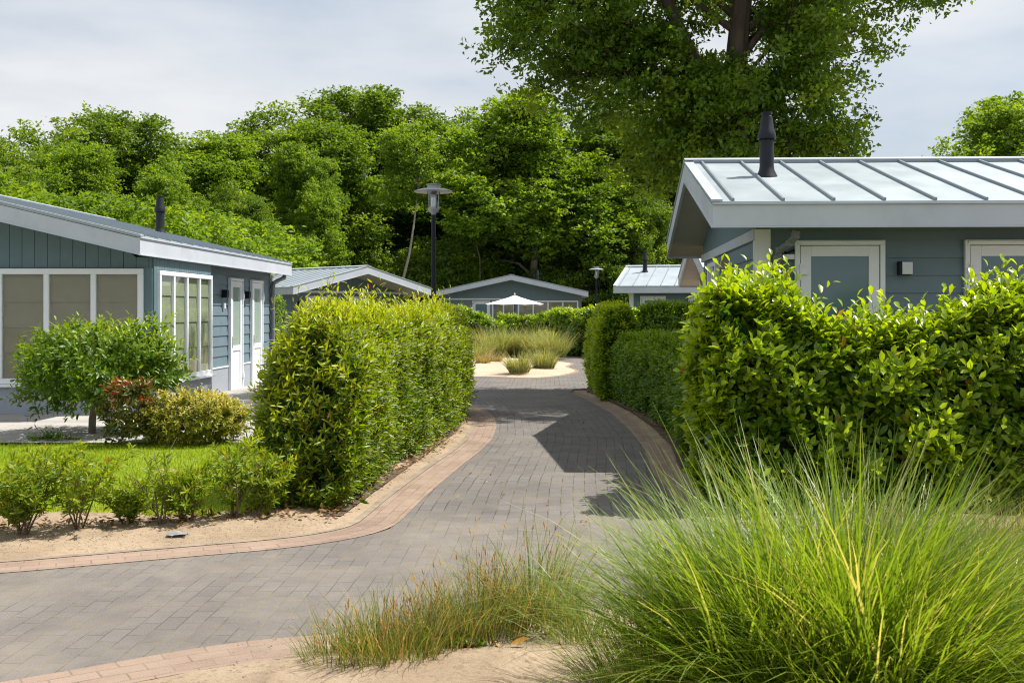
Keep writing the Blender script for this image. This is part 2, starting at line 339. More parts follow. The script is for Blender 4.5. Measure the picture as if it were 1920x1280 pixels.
# ------------------------------------------------------------------ hedges
def hedge(name, path, label, mat_, L=.09, W=.32, dens=150, nl=7, group=None, cat='hedge', seed=1, tipc=1.0, rnd=.25, sl=.15, bump=.07, shape=(.42,.40), ends=(1,1), detail=1, holes=0.0, batter=0.0, batter_r=0.0, endb=0.0, upb=.35, stemcol=None, sidetip=1.0, suntip=0.0, spikes=0.0, faces=('L','R','T')):
    """path rows: (x, y, halfwidth, height)"""
    g=np.random.default_rng(seed)
    paths=path if isinstance(path[0],list) else [path]
    x0,y0_=paths[0][0][:2]; root=empty(name,(x0,y0_,0)); org=np.array([x0,y0_,0]); tag(root,label,cat,group)
    P=[];O=[];KB=MB()
    for path in paths:
        pa=np.array(path,float); seg=np.r_[0,np.cumsum(np.linalg.norm(np.diff(pa[:,:2],axis=0),axis=1))]; Lt=seg[-1]
        def ev(u):
            r=[np.interp(u,seg,pa[:,i]) for i in range(4)]
            e=.05; dx=np.interp(u+e,seg,pa[:,0])-np.interp(u-e,seg,pa[:,0]); dy=np.interp(u+e,seg,pa[:,1])-np.interp(u-e,seg,pa[:,1])
            t=nrm(np.stack([dx,dy],1)); return r,t
        hm=pa[:,3].mean(); wm=pa[:,2].mean()
        def emit(u,v,z,ou,ov,oz):
            (x,y,w,h),t=ev(u)
            q=np.stack([-t[:,1],t[:,0]],1)   # left normal
            # round the top shoulders
            fz=z/1.0
            sh=np.clip((fz-(1-rnd))/rnd,0,1); vv=v*(1-.38*sh**2*np.abs(v))*(1-batter*z*(v>0)-batter_r*z*(v<0))
            bel=1-.16*np.clip(1-fz*3,0,1)
            X=x+q[:,0]*vv*w*bel; Y=y+q[:,1]*vv*w*bel; Z=.04+z*(h-.04)-.06*h*np.clip((np.abs(v)-.45)/.55,0,1)**2*(fz>.8)
            o=np.stack([t[:,0]*ou+q[:,0]*ov, t[:,1]*ou+q[:,1]*ov, oz],1)
            o[:,2]+=sh*.7*(np.abs(v)>.9)
            P.append(np.stack([X,Y,Z],1)); O.append(nrm(o))
        for side in (1,-1):
            if ('L' if side==1 else 'R') not in faces: continue
            n=int(Lt*hm*dens); one=np.ones(n)
            zz=g.uniform(0,1,n)**.95; emit(endb*zz+g.uniform(0,1,n)*(Lt-endb*zz),one*side,zz,0*one,one*side,0*one)
        n=int(Lt*2*wm*dens*1.1); one=np.ones(n); emit(g.uniform(endb,Lt,n),g.uniform(-1,1,n),one,0*one,0*one,one)
        for e,u in ((0,0.),(1,Lt)):
            if ends[e]:
                n=int(2*wm*hm*dens); one=np.ones(n); zz=g.uniform(0,1,n); emit(u*one+(endb*zz if e==0 else 0),g.uniform(-1,1,n),zz,one*(-1 if e==0 else 1),0*one,0*one)
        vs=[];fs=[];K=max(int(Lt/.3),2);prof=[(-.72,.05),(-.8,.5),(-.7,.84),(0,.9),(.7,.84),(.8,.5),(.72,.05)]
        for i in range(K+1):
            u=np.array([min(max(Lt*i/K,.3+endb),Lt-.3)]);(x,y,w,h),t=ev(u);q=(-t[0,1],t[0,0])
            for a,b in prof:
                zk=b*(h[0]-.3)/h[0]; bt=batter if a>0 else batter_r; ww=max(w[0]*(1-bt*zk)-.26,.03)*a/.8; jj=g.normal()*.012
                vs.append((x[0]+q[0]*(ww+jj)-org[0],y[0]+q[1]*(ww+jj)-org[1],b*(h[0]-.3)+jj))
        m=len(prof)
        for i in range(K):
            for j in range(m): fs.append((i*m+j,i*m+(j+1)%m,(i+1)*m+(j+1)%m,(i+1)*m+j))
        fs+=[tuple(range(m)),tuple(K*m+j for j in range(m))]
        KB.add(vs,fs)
        for i in range(max(int(Lt/.35),1)):
            u=np.array([g.uniform(.1,Lt-.1)]);(x,y,w,h),t=ev(u); vv=g.uniform(-.5,.5)*w[0]
            bx_=x[0]-t[0,1]*vv-org[0]; by_=y[0]+t[0,0]*vv-org[1]
            KB.tube([(bx_,by_,-.02),(bx_+g.normal()*.04,by_+g.normal()*.04,.4*h[0]),(bx_+g.normal()*.08,by_+g.normal()*.08,.8*h[0])],[.018,.012,.006],6)
    P=np.concatenate(P);O=np.concatenate(O)
    nz=fbm(P,2.2,seed)*bump+fbm(P,7,seed+1)*bump*.5
    P=P+O*nz[:,None]-O*sl*.75
    if holes: 
        keep=(fbm(P,3.1,seed+5)+g.normal(size=len(P))*.3)>-1+holes*1.2; P=P[keep];O=O[keep]
    LV=Leaves(); n=len(P)
    zf=P[:,2]/hm
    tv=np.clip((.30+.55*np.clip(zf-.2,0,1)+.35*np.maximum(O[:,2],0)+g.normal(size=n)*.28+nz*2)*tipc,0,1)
    tv=tv*np.where(O[:,0]>.6,sidetip,1)+suntip*((O[:,1]<-.5)|(O[:,0]<-.6))*g.uniform(0,1,n)  # extra tip colour brightens the shaded front and left faces as sun would
    ln=sl*g.uniform(.6,1.25,n)
    if spikes:
        top=(O[:,2]>.5)&(g.uniform(size=n)<spikes); ln=np.where(top,ln*g.uniform(1.4,2.6,n),ln)
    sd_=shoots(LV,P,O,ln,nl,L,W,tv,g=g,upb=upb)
    if stemcol:
        e_=P+sd_*ln[:,None]; sx_=nrm(np.cross(sd_,[0,1.,0]))*.0022; V_=np.stack([P-sx_-org,P+sx_-org,e_+sx_*.5-org,e_-sx_*.5-org],1); np_mesh('shoots',V_.reshape(-1,3),(np.arange(n)[:,None]*4+np.arange(4)),M[stemcol],None,root,k=4)
    # inner, older leaves
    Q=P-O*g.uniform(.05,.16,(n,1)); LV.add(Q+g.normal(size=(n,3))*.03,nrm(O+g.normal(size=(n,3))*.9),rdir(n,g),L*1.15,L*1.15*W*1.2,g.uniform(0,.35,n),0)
    LV.P=[p-org for p in LV.P]
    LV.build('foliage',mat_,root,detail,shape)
    # woody inside: closed lumpy body well inside the leaf shell
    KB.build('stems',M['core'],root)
    return root

def bush(name, c, rad, label, mat_, n=900, L=.06, W=.4, nl=7, cat='shrub', tipc=1, seed=3, sl=.12, group=None, trunk=None, zlow=-.75, shape=(.42,.42), tmat='twig', lumps=.12, tippow=1, trunkpts=None):
    g=np.random.default_rng(seed)
    root=empty(name,(c[0],c[1],0)); tag(root,label,cat,group)
    d=rdir(n*2,g); d=d[d[:,2]>zlow][:n]; n=len(d)
    lum=fbm(d*1.0,2.6,seed)*lumps+fbm(d,6,seed+2)*lumps*.6
    rr=np.array(rad)
    P=d*rr*(1+lum)[:,None]*g.uniform(.72,1.0,(n,1)); O=nrm(d/rr)
    P[:,2]+=c[2]; keep=P[:,2]>.02; P=P[keep];O=O[keep];lum=lum[keep];n=len(P)
    LV=Leaves(); P2=P-O*sl
    tv=np.clip((.25+.45*O[:,2]+g.normal(size=n)*.3)*tipc,0,1)**tippow
    shoots(LV,P2,O,sl*g.uniform(.6,1.6,n),nl,L,W,tv,g=g,upb=.45)
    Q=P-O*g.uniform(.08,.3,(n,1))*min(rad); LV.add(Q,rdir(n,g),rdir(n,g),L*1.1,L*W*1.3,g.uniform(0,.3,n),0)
    LV.build('foliage',mat_,root,1,shape)
    b=MB(); k=14 if trunk is None else 16
    base=trunkpts or [(0,0,-.02),(0,0,max(c[2]-rad[2]*.6,.05))]
    if trunk: b.tube(base,[trunk]*(len(base)-1)+[trunk*.8],10)
    top=Vector(base[-1])
    for i in range(k*2):
        j=g.integers(0,n); e=Vector(P2[j]); mid=top.lerp(e,.5)+Vector((g.normal()*.04,g.normal()*.04,.03))
        b.tube([top,mid,e],[(trunk or .014)*.4,.008,.004],5)
    b.build('trunk' if trunk else 'stems',M[tmat],root)
    return root

# ------------------------------------------------------------------ trees
def tree(name, lobes, trunk_h, trunk_r, label, lm, bm_, nclust=150, per=220, leaf=.2, lw=.62, cr=.9, seed=1, group=None, cat='tree', base=(0,0,0), lean=(0,0), detail=0, nlimb=9, zsq=.62, forks=1, tipk=1, bare=False, taper=.86):
    g=np.random.default_rng(seed)
    root=empty(name,base); tag(root,label,cat,group)
    lo=np.array(lobes,float); vol=(lo[:,3]*lo[:,4]*lo[:,5])**.8; pr=vol/vol.sum()
    idx=g.choice(len(lo),nclust,p=pr); d=rdir(nclust,g); r=g.uniform(.35,1,nclust)**.45
    C=lo[idx,:3]+d*lo[idx,3:6]*r[:,None]
    if bare: C=C[~((np.abs(C[:,0]-.05)<.5)&(C[:,1]<.9)&(C[:,2]>6.5))]; C=C[~((np.abs(C[:,0]+.55+(C[:,2]-5.9)*.45)<.33)&(C[:,1]<.6)&(C[:,2]>6.3)&(C[:,2]<9))]; nclust=len(C)
    top=lo[:,2].max()
    # trunk polyline
    tp=[]
    for i in range(7):
        t=i/6; tp.append(Vector((lean[0]*t+g.normal()*.12*t, lean[1]*t+g.normal()*.12*t, -.1+(top*.92)*t)))
    b=MB(); b.tube(tp,[trunk_r*(1.25 if i==0 else 1)*(1-i/6*taper) for i in range(7)],10)
    if bare: b.tube([(0,0,4.0),(-.22,.05,5.0),(-.55,.05,5.95),(-1.0,.1,6.9),(-1.41,.1,7.8),(-2.0,.1,9.6)],[.2,.17,.15,.135,.12,.07],10); b.tube([(.05,0,6.6),(.5,-.3,7.2),(1.2,-.5,7.6)],[.08,.06,.03],8)
    def onpoly(pts,t):
        t=min(max(t,0),.999)*(len(pts)-1); i=int(t); return pts[i].lerp(pts[i+1],t-i)
    # limbs towards cluster groups
    cen=C[g.choice(nclust,nlimb,replace=False)]
    for _ in range(3):
        a=np.argmin(((C[:,None]-cen[None])**2).sum(2),1)
        cen=np.array([C[a==k].mean(0) if (a==k).any() else cen[k] for k in range(nlimb)])
    a=np.argmin(((C[:,None]-cen[None])**2).sum(2),1)
    for k in range(nlimb):
        c=Vector(cen[k]); hz=max(trunk_h, min(c.z-.35*math.hypot(c.x-tp[3].x,c.y-tp[3].y)-.5, top*.8)); s=onpoly(tp,(hz+.1)/(top*.92))
        dist=(c-s).length; rr=trunk_r*(.26 if bare else .45)*min(1,dist/5)+.02
        m1=s.lerp(c,.35)+Vector((g.normal()*.25,g.normal()*.25,.1*dist)); m2=s.lerp(c,.7)+Vector((g.normal()*.25,g.normal()*.25,.08*dist))
        limb=[s,m1,m2,c]; b.tube(limb,[rr,rr*.75,rr*.5,rr*.25],7)
        for q in C[a==k]:
            q=Vector(q); s2=onpoly(limb,g.uniform(.35,.95)); mm=s2.lerp(q,.5)+Vector((g.normal()*.12,g.normal()*.12,.12))
            b.tube([s2,mm,q],[rr*.28,rr*.18,.012],5)
    b.build('trunk',M[bm_],root)
    # leaves: each cluster is a flattened puff of smaller sprays
    LV=Leaves(); ns=18
    sub=C[:,None]+nrm(g.normal(size=(nclust,ns,3)))*g.uniform(.3,1.25,(nclust,ns,1))*cr*np.array([1.1,1.1,zsq])
    sub=sub.reshape(-1,3); m=max(per//ns,1)
    P=sub[:,None]+g.normal(size=(len(sub),m,3))*cr*np.array([.19,.19,.10])
    rc=g.uniform(0,1,nclust).repeat(ns*m); P=P.reshape(-1,3); n=len(P)
    cc=np.repeat(C,ns*m,0); out=nrm(P-cc+np.array([0,0,.25]))
    D=nrm(out*.8+g.normal(size=(n,3))*.8-np.array([0,0,.15])); Nn=nrm(np.array([0,0,.9])+out*.3+g.normal(size=(n,3))*.75)
    tv=np.clip((rc-.55)*1.2+g.normal(size=n)*.15,0,1)*tipk
    LV.add(P,D,Nn,leaf*g.uniform(.7,1.2,n),leaf*lw*g.uniform(.7,1.2,n),np.clip(rc*.5+g.uniform(0,.5,n),0,1),tv)
    LV.build('crown',M[lm],root,detail,(.3,.5),fold=.15,droop=.12)
    return root

# ------------------------------------------------------------------ grasses
def blades(name, P, az, ln, th0, th1, wd, rnd_, tip_, m, parent=None, nseg=6, g=rng):
    n=len(P); ax=np.stack([np.cos(az),np.sin(az)],1); tw=g.normal(size=n)*.5
    sx=np.stack([-np.sin(az+tw),np.cos(az+tw),0*az],1)
    pos=P.copy(); V=[]; prev=pos
    for i in range(nseg+1):
        t=i/nseg; w=wd*(1-t**1.6)*.5+.0004; 
        V.append(np.stack([pos-sx*w[:,None],pos+sx*w[:,None]],1))
        th=th0+th1*t**1.3; st=ln/nseg
        pos=pos+np.stack([ax[:,0]*np.sin(th),ax[:,1]*np.sin(th),np.cos(th)],1)*st[:,None]
        pos[:,2]=np.maximum(pos[:,2],.01)
    V=np.stack(V,1).reshape(n,-1,3); k=(nseg+1)*2; base=np.arange(n)[:,None]*k
    T=np.concatenate([base+np.array([2*i,2*i+1,2*i+3,2*i+2]) for i in range(nseg)],1).reshape(-1,4)
    return np_mesh(name,V.reshape(-1,3),T,m,{'rnd':np.repeat(rnd_,nseg),'tip':np.repeat(tip_,nseg)},parent,k=4)

def grass_clump(name, loc, rad, h, n, label, m, wd=.005, seed=1, group=None, cat='grass clump', seeds=0, arch=1.0, dry=.15, mess=.6, lmax=1.2, lean=0, sm='seed', sh=.02, az0=None):
    g=np.random.default_rng(seed); root=empty(name,(loc[0],loc[1],loc[2] if len(loc)>2 else 0)); tag(root,label,cat,group)
    r=np.sqrt(g.uniform(0,1,n))*rad*.45; ph=g.uniform(0,6.28,n); P=np.stack([r*np.cos(ph),r*np.sin(ph),0*r],1)
    az=ph+g.normal(size=n)*mess; ln=h*g.uniform(.5,lmax,n)*(1+.2*np.sin(ph*3+seed)+.14*np.sin(ph*7+seed*2)); fr=r/(rad*.45)
    th0=(.05+.45*fr)*g.uniform(.5,1.3,n)*min(arch,1.3); th1=g.uniform(.3,1.5,n)*arch*(.65+.4*fr)
    blades('blades',P,az,ln,th0,th1,wd*g.uniform(.6,1.3,n),g.uniform(0,1,n),(g.uniform(0,1,n)<dry)*g.uniform(.5,1,n),m,root,g=g)
    if seeds:
        b=MB()
        for i in range(seeds):
            a=g.uniform(0,6.28); t=g.uniform(.05,.7); l=h*g.uniform(.65,1.15); q=Vector((rad*.4*g.normal()*.6,rad*.4*g.normal()*.6,0))
            e=q+Vector((math.cos(a)*math.sin(t)*l,math.sin(a)*math.sin(t)*l,math.cos(t)*l)); mm=q.lerp(e,.5)+Vector((0,0,.02))
            b.tube([q,mm,e],[.0012,.001,.0008],4)
            dd=(e-mm).normalized(); b.tube([e-dd*sh*.6,e,e+dd*sh*.8,e+dd*sh*1.6],[.001,sh*.24,sh*.2,.0008],6)
        b.build('seed_heads',M[sm],root)
    return root

# ------------------------------------------------------------------ ground & paving
def sheet(name, poly, z, m, kind='structure', label=None, sub=None):
    b=MB(); b.add([(x,y,z) for x,y in poly],[tuple(range(len(poly)))]); o=b.build(name,m); tag(o,label,kind=kind); return o
sheet('ground',[(-300,-60),(300,-60),(300,500),(-300,500)],0,M['field'])
def lumpy(name, x0,x1,y0,y1,step,z,amp,m,fn=None,kind='structure'):
    nx=int((x1-x0)/step)+1; ny=int((y1-y0)/step)+1
    X,Y=np.meshgrid(np.linspace(x0,x1,nx),np.linspace(y0,y1,ny)); P=np.stack([X.ravel(),Y.ravel(),0*X.ravel()],1)
    P[:,2]=z+amp*(fbm(P,1.5,5)+.5*fbm(P,6,6)); 
    if fn is not None: P[:,2]=fn(P)
    i=np.arange(nx*ny).reshape(ny,nx); T=np.stack([i[:-1,:-1],i[:-1,1:],i[1:,1:],i[1:,:-1]],-1).reshape(-1,4)
    o=np_mesh(name,P,T,m,smooth=True,k=4); tag(o,kind=kind); return o
LX=[(4.0,-16),(5.7,-16),(5.9,-8),(6.1,-5.6),(6.35,-4.3),(6.6,-3.4),(7.13,-2.2),(7.28,-1.83),(7.53,-1.47),(7.76,-1.28),(7.95,-1.19),(8.35,-1.16),(9.1,-1.12),(9.87,-1.06),(11.4,-.92),(12.3,-.82),(13.6,-.74),(15,-.76),(16.3,-.86),(18,-1.15),(19.5,-1.8),(21,-3.0),(22.5,-6),(40,-6)]
RX=[(4.0,-3.4),(4.75,-2.2),(5.09,-1.72),(5.22,-1.49),(5.33,-1.1),(5.45,0.0),(5.65,.6),(6.2,1.3),(7.0,2.0),(7.35,3.0),(7.45,9),(7.82,9),(7.86,1.7),(8.3,1.2),(9.0,1.1),(10.6,1.05),(12.8,1.15),(14.7,1.1),(16.9,1.0),(19.9,.65),(21.1,.42),(22.2,.5),(22.6,2.6),(30,3),(36,2.6),(40,2)]
lx=lambda y: np.interp(y,[p[0] for p in LX],[p[1] for p in LX])
rx=lambda y: np.interp(y,[p[0] for p in RX],[p[1] for p in RX])
# the lane's bricks follow its bend
CY=np.arange(8,40,.25); CXv=np.interp(CY,[8,9.9,11.4,13.6,16.3,18,20,22,40],[0,.02,.10,.22,.12,-.05,-.35,-.7,-.7])
ker=np.ones(5)/5; CXv=np.convolve(np.r_[[CXv[0]]*2,CXv,[CXv[-1]]*2],ker,'valid')
def road(name,y0,y1,step,z,m,mode):
    ys=np.arange(y0,y1+1e-6,step); vs=[];uv=[];fs=[]
    NX=14
    for i,y in enumerate(ys):
        a,b=float(lx(y)),float(rx(y))
        for j in range(NX+1):
            x=a+(b-a)*j/NX; vs.append((x,y,z)); c=float(np.interp(y,CY,CXv)) if mode else 0
            uv.append((y,x-c) if mode else (x,y))
    for i in range(len(ys)-1):
        for j in range(NX): q=i*(NX+1)+j; fs.append((q,q+1,q+NX+2,q+NX+1))
    me=bpy.data.meshes.new(name); me.from_pydata(vs,[],fs); ul=me.uv_layers.new(name='UVMap')
    for l in me.loops: ul.data[l.index].uv=uv[l.vertex_index]
    me.materials.append(m); o=bpy.data.objects.new(name,me); COL.objects.link(o); tag(o,kind='structure'); return o
road('road',4.0,8.5,.05,.030,M['paver'],1)
road('lane',8.5,40,.1,.030,M['paver2'],1)
def ribbon(name,pts,w0,w1,z,m,label=None,closed=False):
    """strip beside a polyline, from offset w0 to w1 on its left side"""
    p=np.array(pts,float)
    q=[p[0]]
    for a,b in zip(p[:-1],p[1:]):
        k=max(int(np.linalg.norm(b-a)/.12),1); q+= [a+(b-a)*i/k for i in range(1,k+1)]
    q=np.array(q)
    for _ in range(3): q[1:-1]=(q[:-2]+q[1:-1]*2+q[2:])/4
    t=nrm(np.gradient(q,axis=0)); nn=np.stack([-t[:,1],t[:,0]],1); s=np.r_[0,np.cumsum(np.linalg.norm(np.diff(q,axis=0),axis=1))]
    vs=[];uv=[];fs=[]
    for i in range(len(q)):
        for w in (w0,w1): vs.append((*(q[i]+nn[i]*w),z)); uv.append((s[i],w+.0525))
    for i in range(len(q)-1): fs.append((2*i,2*i+2,2*i+3,2*i+1))
    me=bpy.data.meshes.new(name); me.from_pydata(vs,[],fs); ul=me.uv_layers.new(name='UVMap')
    for l in me.loops: ul.data[l.index].uv=uv[l.vertex_index]
    me.materials.append(m); o=bpy.data.objects.new(name,me); COL.objects.link(o); tag(o,kind='structure'); return o
left_edge=[(x,y) for y,x in LX if 5.8<y<21.5]
ribbon('red_brick_border',left_edge,-.02,.28,.034,M['red'])
ribbon('kerb_strip',left_edge[:],.28,.345,.038,M['kerb'])
near_edge=[(x,y) for y,x in RX if 4.0<=y<7.5]
ribbon('red_brick_border',near_edge,.02,-.31,.034,M['red'])
right_edge=[(9,7.82),(1.7,7.86),(1.32,8.1)]+[(x,y) for y,x in RX if 8.3<=y<22.1]
ribbon('red_brick_border',right_edge,.02,-.16,.034,M['red'])
# sandy soil under everything near by (sits below the paving)
def pdist(P,poly):
    poly=np.array(poly); best=np.full(len(P),1e9)
    for a,b in zip(poly[:-1],poly[1:]):
        d=b-a; t=np.clip(((P-a)@d)/max(d@d,1e-9),0,1); best=np.minimum(best,np.linalg.norm(P-(a+t[:,None]*d),axis=1))
    return best
def soilz(P):
    x,y=P[:,0],P[:,1]; z=.012+.010*(fbm(P,1.5,5)+.5*fbm(P,6,6))
    l=np.interp(y,[p[0] for p in LX],[p[1] for p in LX]); r=np.interp(y,[p[0] for p in RX],[p[1] for p in RX])
    ins=(x>l)&(x<r); dist=np.where(ins,-1,np.minimum(pdist(P[:,:2],[(b_,a_) for a_,b_ in LX]),pdist(P[:,:2],[(b_,a_) for a_,b_ in RX])))
    z=np.where(dist<.2,.002,.002+np.clip((dist-.2)/.12,0,1)*.034)
    z+=np.clip((dist-.32)/.4,0,1)*(.03+.028*np.abs(fbm(P,5,9))+.008*fbm(P,14,3))
    near=(y<5.6)&(x>-1.2); z+=near*np.clip((5.5-y)*.06,0,.05)
    return z
lumpy('verge',-7,8,2.4,24,.07,0,0,M['ground'],soilz)
# sand blown over the near border
b=MB()
def blob(name,cx,cy,rx_,ry_,hz,m,z0=.03,nseg=48,rings=8,seed=0,kind='structure',pw=1.0):
    g=np.random.default_rng(seed); ph=g.uniform(0,6.28,4); vs=[(cx,cy,z0+hz)];fs=[]
    for i in range(1,rings+1):
        t=i/rings
        for j in range(nseg):
            a=2*math.pi*j/nseg; k=1+.09*math.sin(3*a+ph[0])+.06*math.sin(5*a+ph[1])+.035*math.sin(9*a+ph[2])
            vs.append((cx+rx_*k*t*math.cos(a),cy+ry_*k*t*math.sin(a),z0-.012*t**6+hz*(1-t**2)**pw+(.012*math.sin(cx*9+j*.9+i)*(1-t) if hz>.03 else 0)))
    for j in range(nseg): fs.append((0,1+j,1+(j+1)%nseg))
    for i in range(rings-1):
        for j in range(nseg): fs.append((1+i*nseg+j,1+(i+1)*nseg+j,1+(i+1)*nseg+(j+1)%nseg,1+i*nseg+(j+1)%nseg))
    q=MB(); q.add(vs,fs); o=q.build(name,m); o.data.polygons.foreach_set('use_smooth',[True]*len(o.data.polygons)); tag(o,kind=kind); return o
# island
blob('island_kerb',-1.9,31.1,2.84,5.55,.0,M['red'],.045,seed=7,rings=3)
blob('island_sand',-1.9,31.1,2.72,5.4,.10,M['sand'],.05,seed=7)
# dark soil under the hedges
sheet('soil_bed',[(1.32,10.9),(1.45,12.8),(1.42,14.7),(1.3,16.9),(.95,19.9),(.72,21.3),(.8,22.3),(4,22.3),(4,10.9)],.072,M['soil'])
sheet('soil_bed',[(1.5,8.35),(6,8.35),(6,10.88),(1.34,10.88)],.072,M['soil'])
sheet('soil_bed',[(-1.62,8.3),(-1.5,10),(-1.36,12),(-1.22,14),(-1.25,16.6),(-1.7,18),(-2.8,18),(-2.6,8.3)],.060,M['soil'])
# lawn and terrace
lumpy('lawn_base',-9,-2.35,8.1,12.45,.1,.10,.008,M['turf'],lambda P: .03+.065*np.clip((P[:,1]-8.15-.08*np.sin(P[:,0]*3))/.25,0,1)+.006*fbm(P,2,3))
sheet('yard',[(1.9,10.9),(30,10.9),(30,34),(4.2,34),(2.3,22.4)],.078,M['ground'])
sl=sheet('terrace',[(-14,12.45),(-3.0,12.45),(-3.0,24.5),(-14,24.5)],.115,M['slab'])
me=sl.data; ul=me.uv_layers.new(name='UVMap')
for l in me.loops:
    v=me.vertices[l.vertex_index].co; ul.data[l.index].uv=(v.x,v.y)
g=np.random.default_rng(5); n=52000
P=np.stack([g.uniform(-8.5,-2.3,n),g.uniform(8.1,12.5,n),np.full(n,.09)],1)
P=P[(P[:,1]>8.15+.12*np.sin(P[:,0]*3))]; n=len(P)
blades('lawn_grass',P,g.uniform(0,6.28,n),g.uniform(.025,.06,n),g.uniform(0,.5,n),g.uniform(0,.8,n),np.full(n,.005),g.uniform(0,1,n),(g.uniform(0,1,n)<.1)*.8,M['lawn'],nseg=2,g=g)
tag(bpy.data.objects['lawn_grass'],'short bright lawn grass between the saplings and the house',kind='stuff')

# ------------------------------------------------------------------ houses
def plane(kind, off):
    if kind=='front': return lambda p:(p[0], off-p[1], p[2])     # (u, outwards, z); faces -y
    if kind=='right': return lambda p:(off+p[1], p[0], p[2])     # faces +x
    if kind=='left':  return lambda p:(off-p[1], p[0], p[2])
def siding(b, u0,u1,z0,z1,pitch=.194):
    z=z0
    while z<z1-.02:
        t=min(z+pitch,z1); b.add([(u0,0,z),(u1,0,z),(u1,.024,z),(u0,.024,z),(u0,0,t),(u1,0,t),(u1,.008,t),(u0,.008,t)],[(0,3,2,1),(4,5,6,7),(0,1,5,4),(1,2,6,5),(2,3,7,6),(3,0,4,7)]); z=t
def vboards(b,u0,u1,z0,ztop,pitch=.19,gap=.008):
    u=u0
    while u<u1-.01:
        e=min(u+pitch,u1); a=u+gap/2; c=e-gap/2
        b.hexa([(a,.002,z0),(c,.002,z0),(c,.02,z0),(a,.02,z0)],[(a,.002,ztop(a)),(c,.002,ztop(c)),(c,.02,ztop(c)),(a,.02,ztop(a))]); u=e
def window(parent,pl,u0,u1,z0,z1,cols,blindmat='blind',depth=.07,fw=.085,mw=.08,folds=.34,sill=True,name='window'):
    fr=MB(pl); fr.box(u0,u1,.0,depth,z1-fw,z1); fr.box(u0,u1,.0,depth,z0,z0+fw); fr.box(u0,u0+fw,.0,depth,z0+fw,z1-fw); fr.box(u1-fw,u1,.0,depth,z0+fw,z1-fw)
    iw=(u1-u0-2*fw-(cols-1)*mw)/cols; sp=[]
    for i in range(cols):
        a=u0+fw+i*(iw+mw); sp.append((a,a+iw))
        if i<cols-1: fr.box(a+iw,a+iw+mw,.0,depth-.004,z0+fw,z1-fw)
    if sill: fr.box(u0-.03,u1+.03,.0,depth+.045,z0-.045,z0-.002)
    w=fr.build(name,M['white'],parent,bevel=.006)
    for a,c in sp:
        q=MB(pl); q.box(a,c,depth-.035,depth-.03,z0+fw,z1-fw); q.build('pane',M['glass'],w)
        q=MB(pl)
        if blindmat in ('blind','blindc'):
            z=z0+fw
            while z<z1-fw-.01:
                t=min(z+folds,z1-fw); q.hexa([(a,.004,z),(c,.004,z),(c,.026,z),(a,.026,z)],[(a,.004,t),(c,.004,t),(c,.010,t),(a,.010,t)]); z=t
            q.build('blind',M[blindmat],w)
        else:
            k=int((c-a)/.05)
            for i in range(k):
                x0=a+(c-a)*i/k; x1=a+(c-a)*(i+1)/k; dd=.012 if i%2 else .024
                if .3<(i+.5)/k<.62: continue
                q.box(x0,x1,.006,dd,z0+fw,z1-fw)
            q.build('curtain',M[blindmat],w)
            q=MB(pl); q.box(a,c,.002,.005,z0+fw,z1-fw); q.build('dark_room',M['dark'],w)
    return w
def door(parent,pl,u0,u1,z0,z1,glass='frost',panel=None,hinge='l',label=None,depth=.06):
    """frame > leaf pane, panel, hinges, handle"""
    fr=MB(pl); f=.055
    fr.box(u0,u1,0,depth,z1-f,z1); fr.box(u0,u0+f,0,depth,z0,z1-f); fr.box(u1-f,u1,0,depth,z0,z1-f); fr.box(u0+.03,u1-.03,depth,depth+.02,z1-.04,z1-.012)
    d=fr.build('door',M['white'],parent,bevel=.005)
    a,c,t=u0+f+.008,u1-f-.008,z1-f-.008; st=.115; gz=z0+(.92 if panel else .12)
    lf=MB(pl); lf.box(a,a+st,.01,depth-.012,z0+.03,t); lf.box(c-st,c,.01,depth-.012,z0+.03,t); lf.box(a+st,c-st,.01,depth-.012,t-st,t)
    lf.box(a+st,c-st,.01,depth-.012,z0+.03,z0+.03+st)
    if panel: lf.box(a+st,c-st,.01,depth-.012,gz-.1,gz); lf.box(a+st,c-st,.01,depth-.03,z0+.145,gz-.1)
    lf.build('leaf',M['white'],d,bevel=.004)
    q=MB(pl); q.box(a+st,c-st,.02,.03,gz if panel else z0+.145,t-st); q.build('pane',M[glass],d)
    hu=u0+f if hinge=='l' else u1-f
    for hz in ((z1-.35),(z0+.3)):
        q=MB(pl); q.box(hu-.035,hu+.085,depth-.012,depth+.016,hz-.03,hz+.04); q.tube([(hu,depth+.02,hz-.09),(hu,depth+.02,hz+.09)],.011,8); q.build('hinge',M['white'],d)
    ku=c-.06 if hinge=='l' else a+.06
    s=-1 if hinge=='l' else 1
    q=MB(pl); q.box(ku-.015,ku+.015,depth-.01,depth-.002,z0+.88,z0+1.1); q.tube([(ku,depth,z0+1.05),(ku,depth+.04,z0+1.05),(ku+s*.11,depth+.04,z0+1.05)],.009,8); q.build('handle',M['chrome'],d)
    return d
def wall_lamp(parent,pl,u,z,black=False):
    q=MB(pl); q.box(u-.075,u-.045,.0,.10,z-.075,z+.075); q.box(u-.045,u+.075,.0,.03,z-.075,z+.075); o=q.build('wall_lamp',M['black'],parent,bevel=.004)
    q=MB(pl); q.box(u-.045,u+.07,.03,.10,z-.068,z+.068); q.build('diffuser',M['black' if black else 'lampglass'],o,bevel=.006)
def downpipe(parent,pts,r=.04):
    q=MB(); q.tube(pts,r,14); o=q.build('downpipe',M['pipe'],parent,smooth=True)
    for p in pts[1:]:
        if p is pts[-1]: break
        q=MB(); q.tube([(p[0],p[1],p[2]-.03),(p[0],p[1],p[2]+.03)],r*1.14,14); q.build('collar',M['pipe'],o,smooth=True)
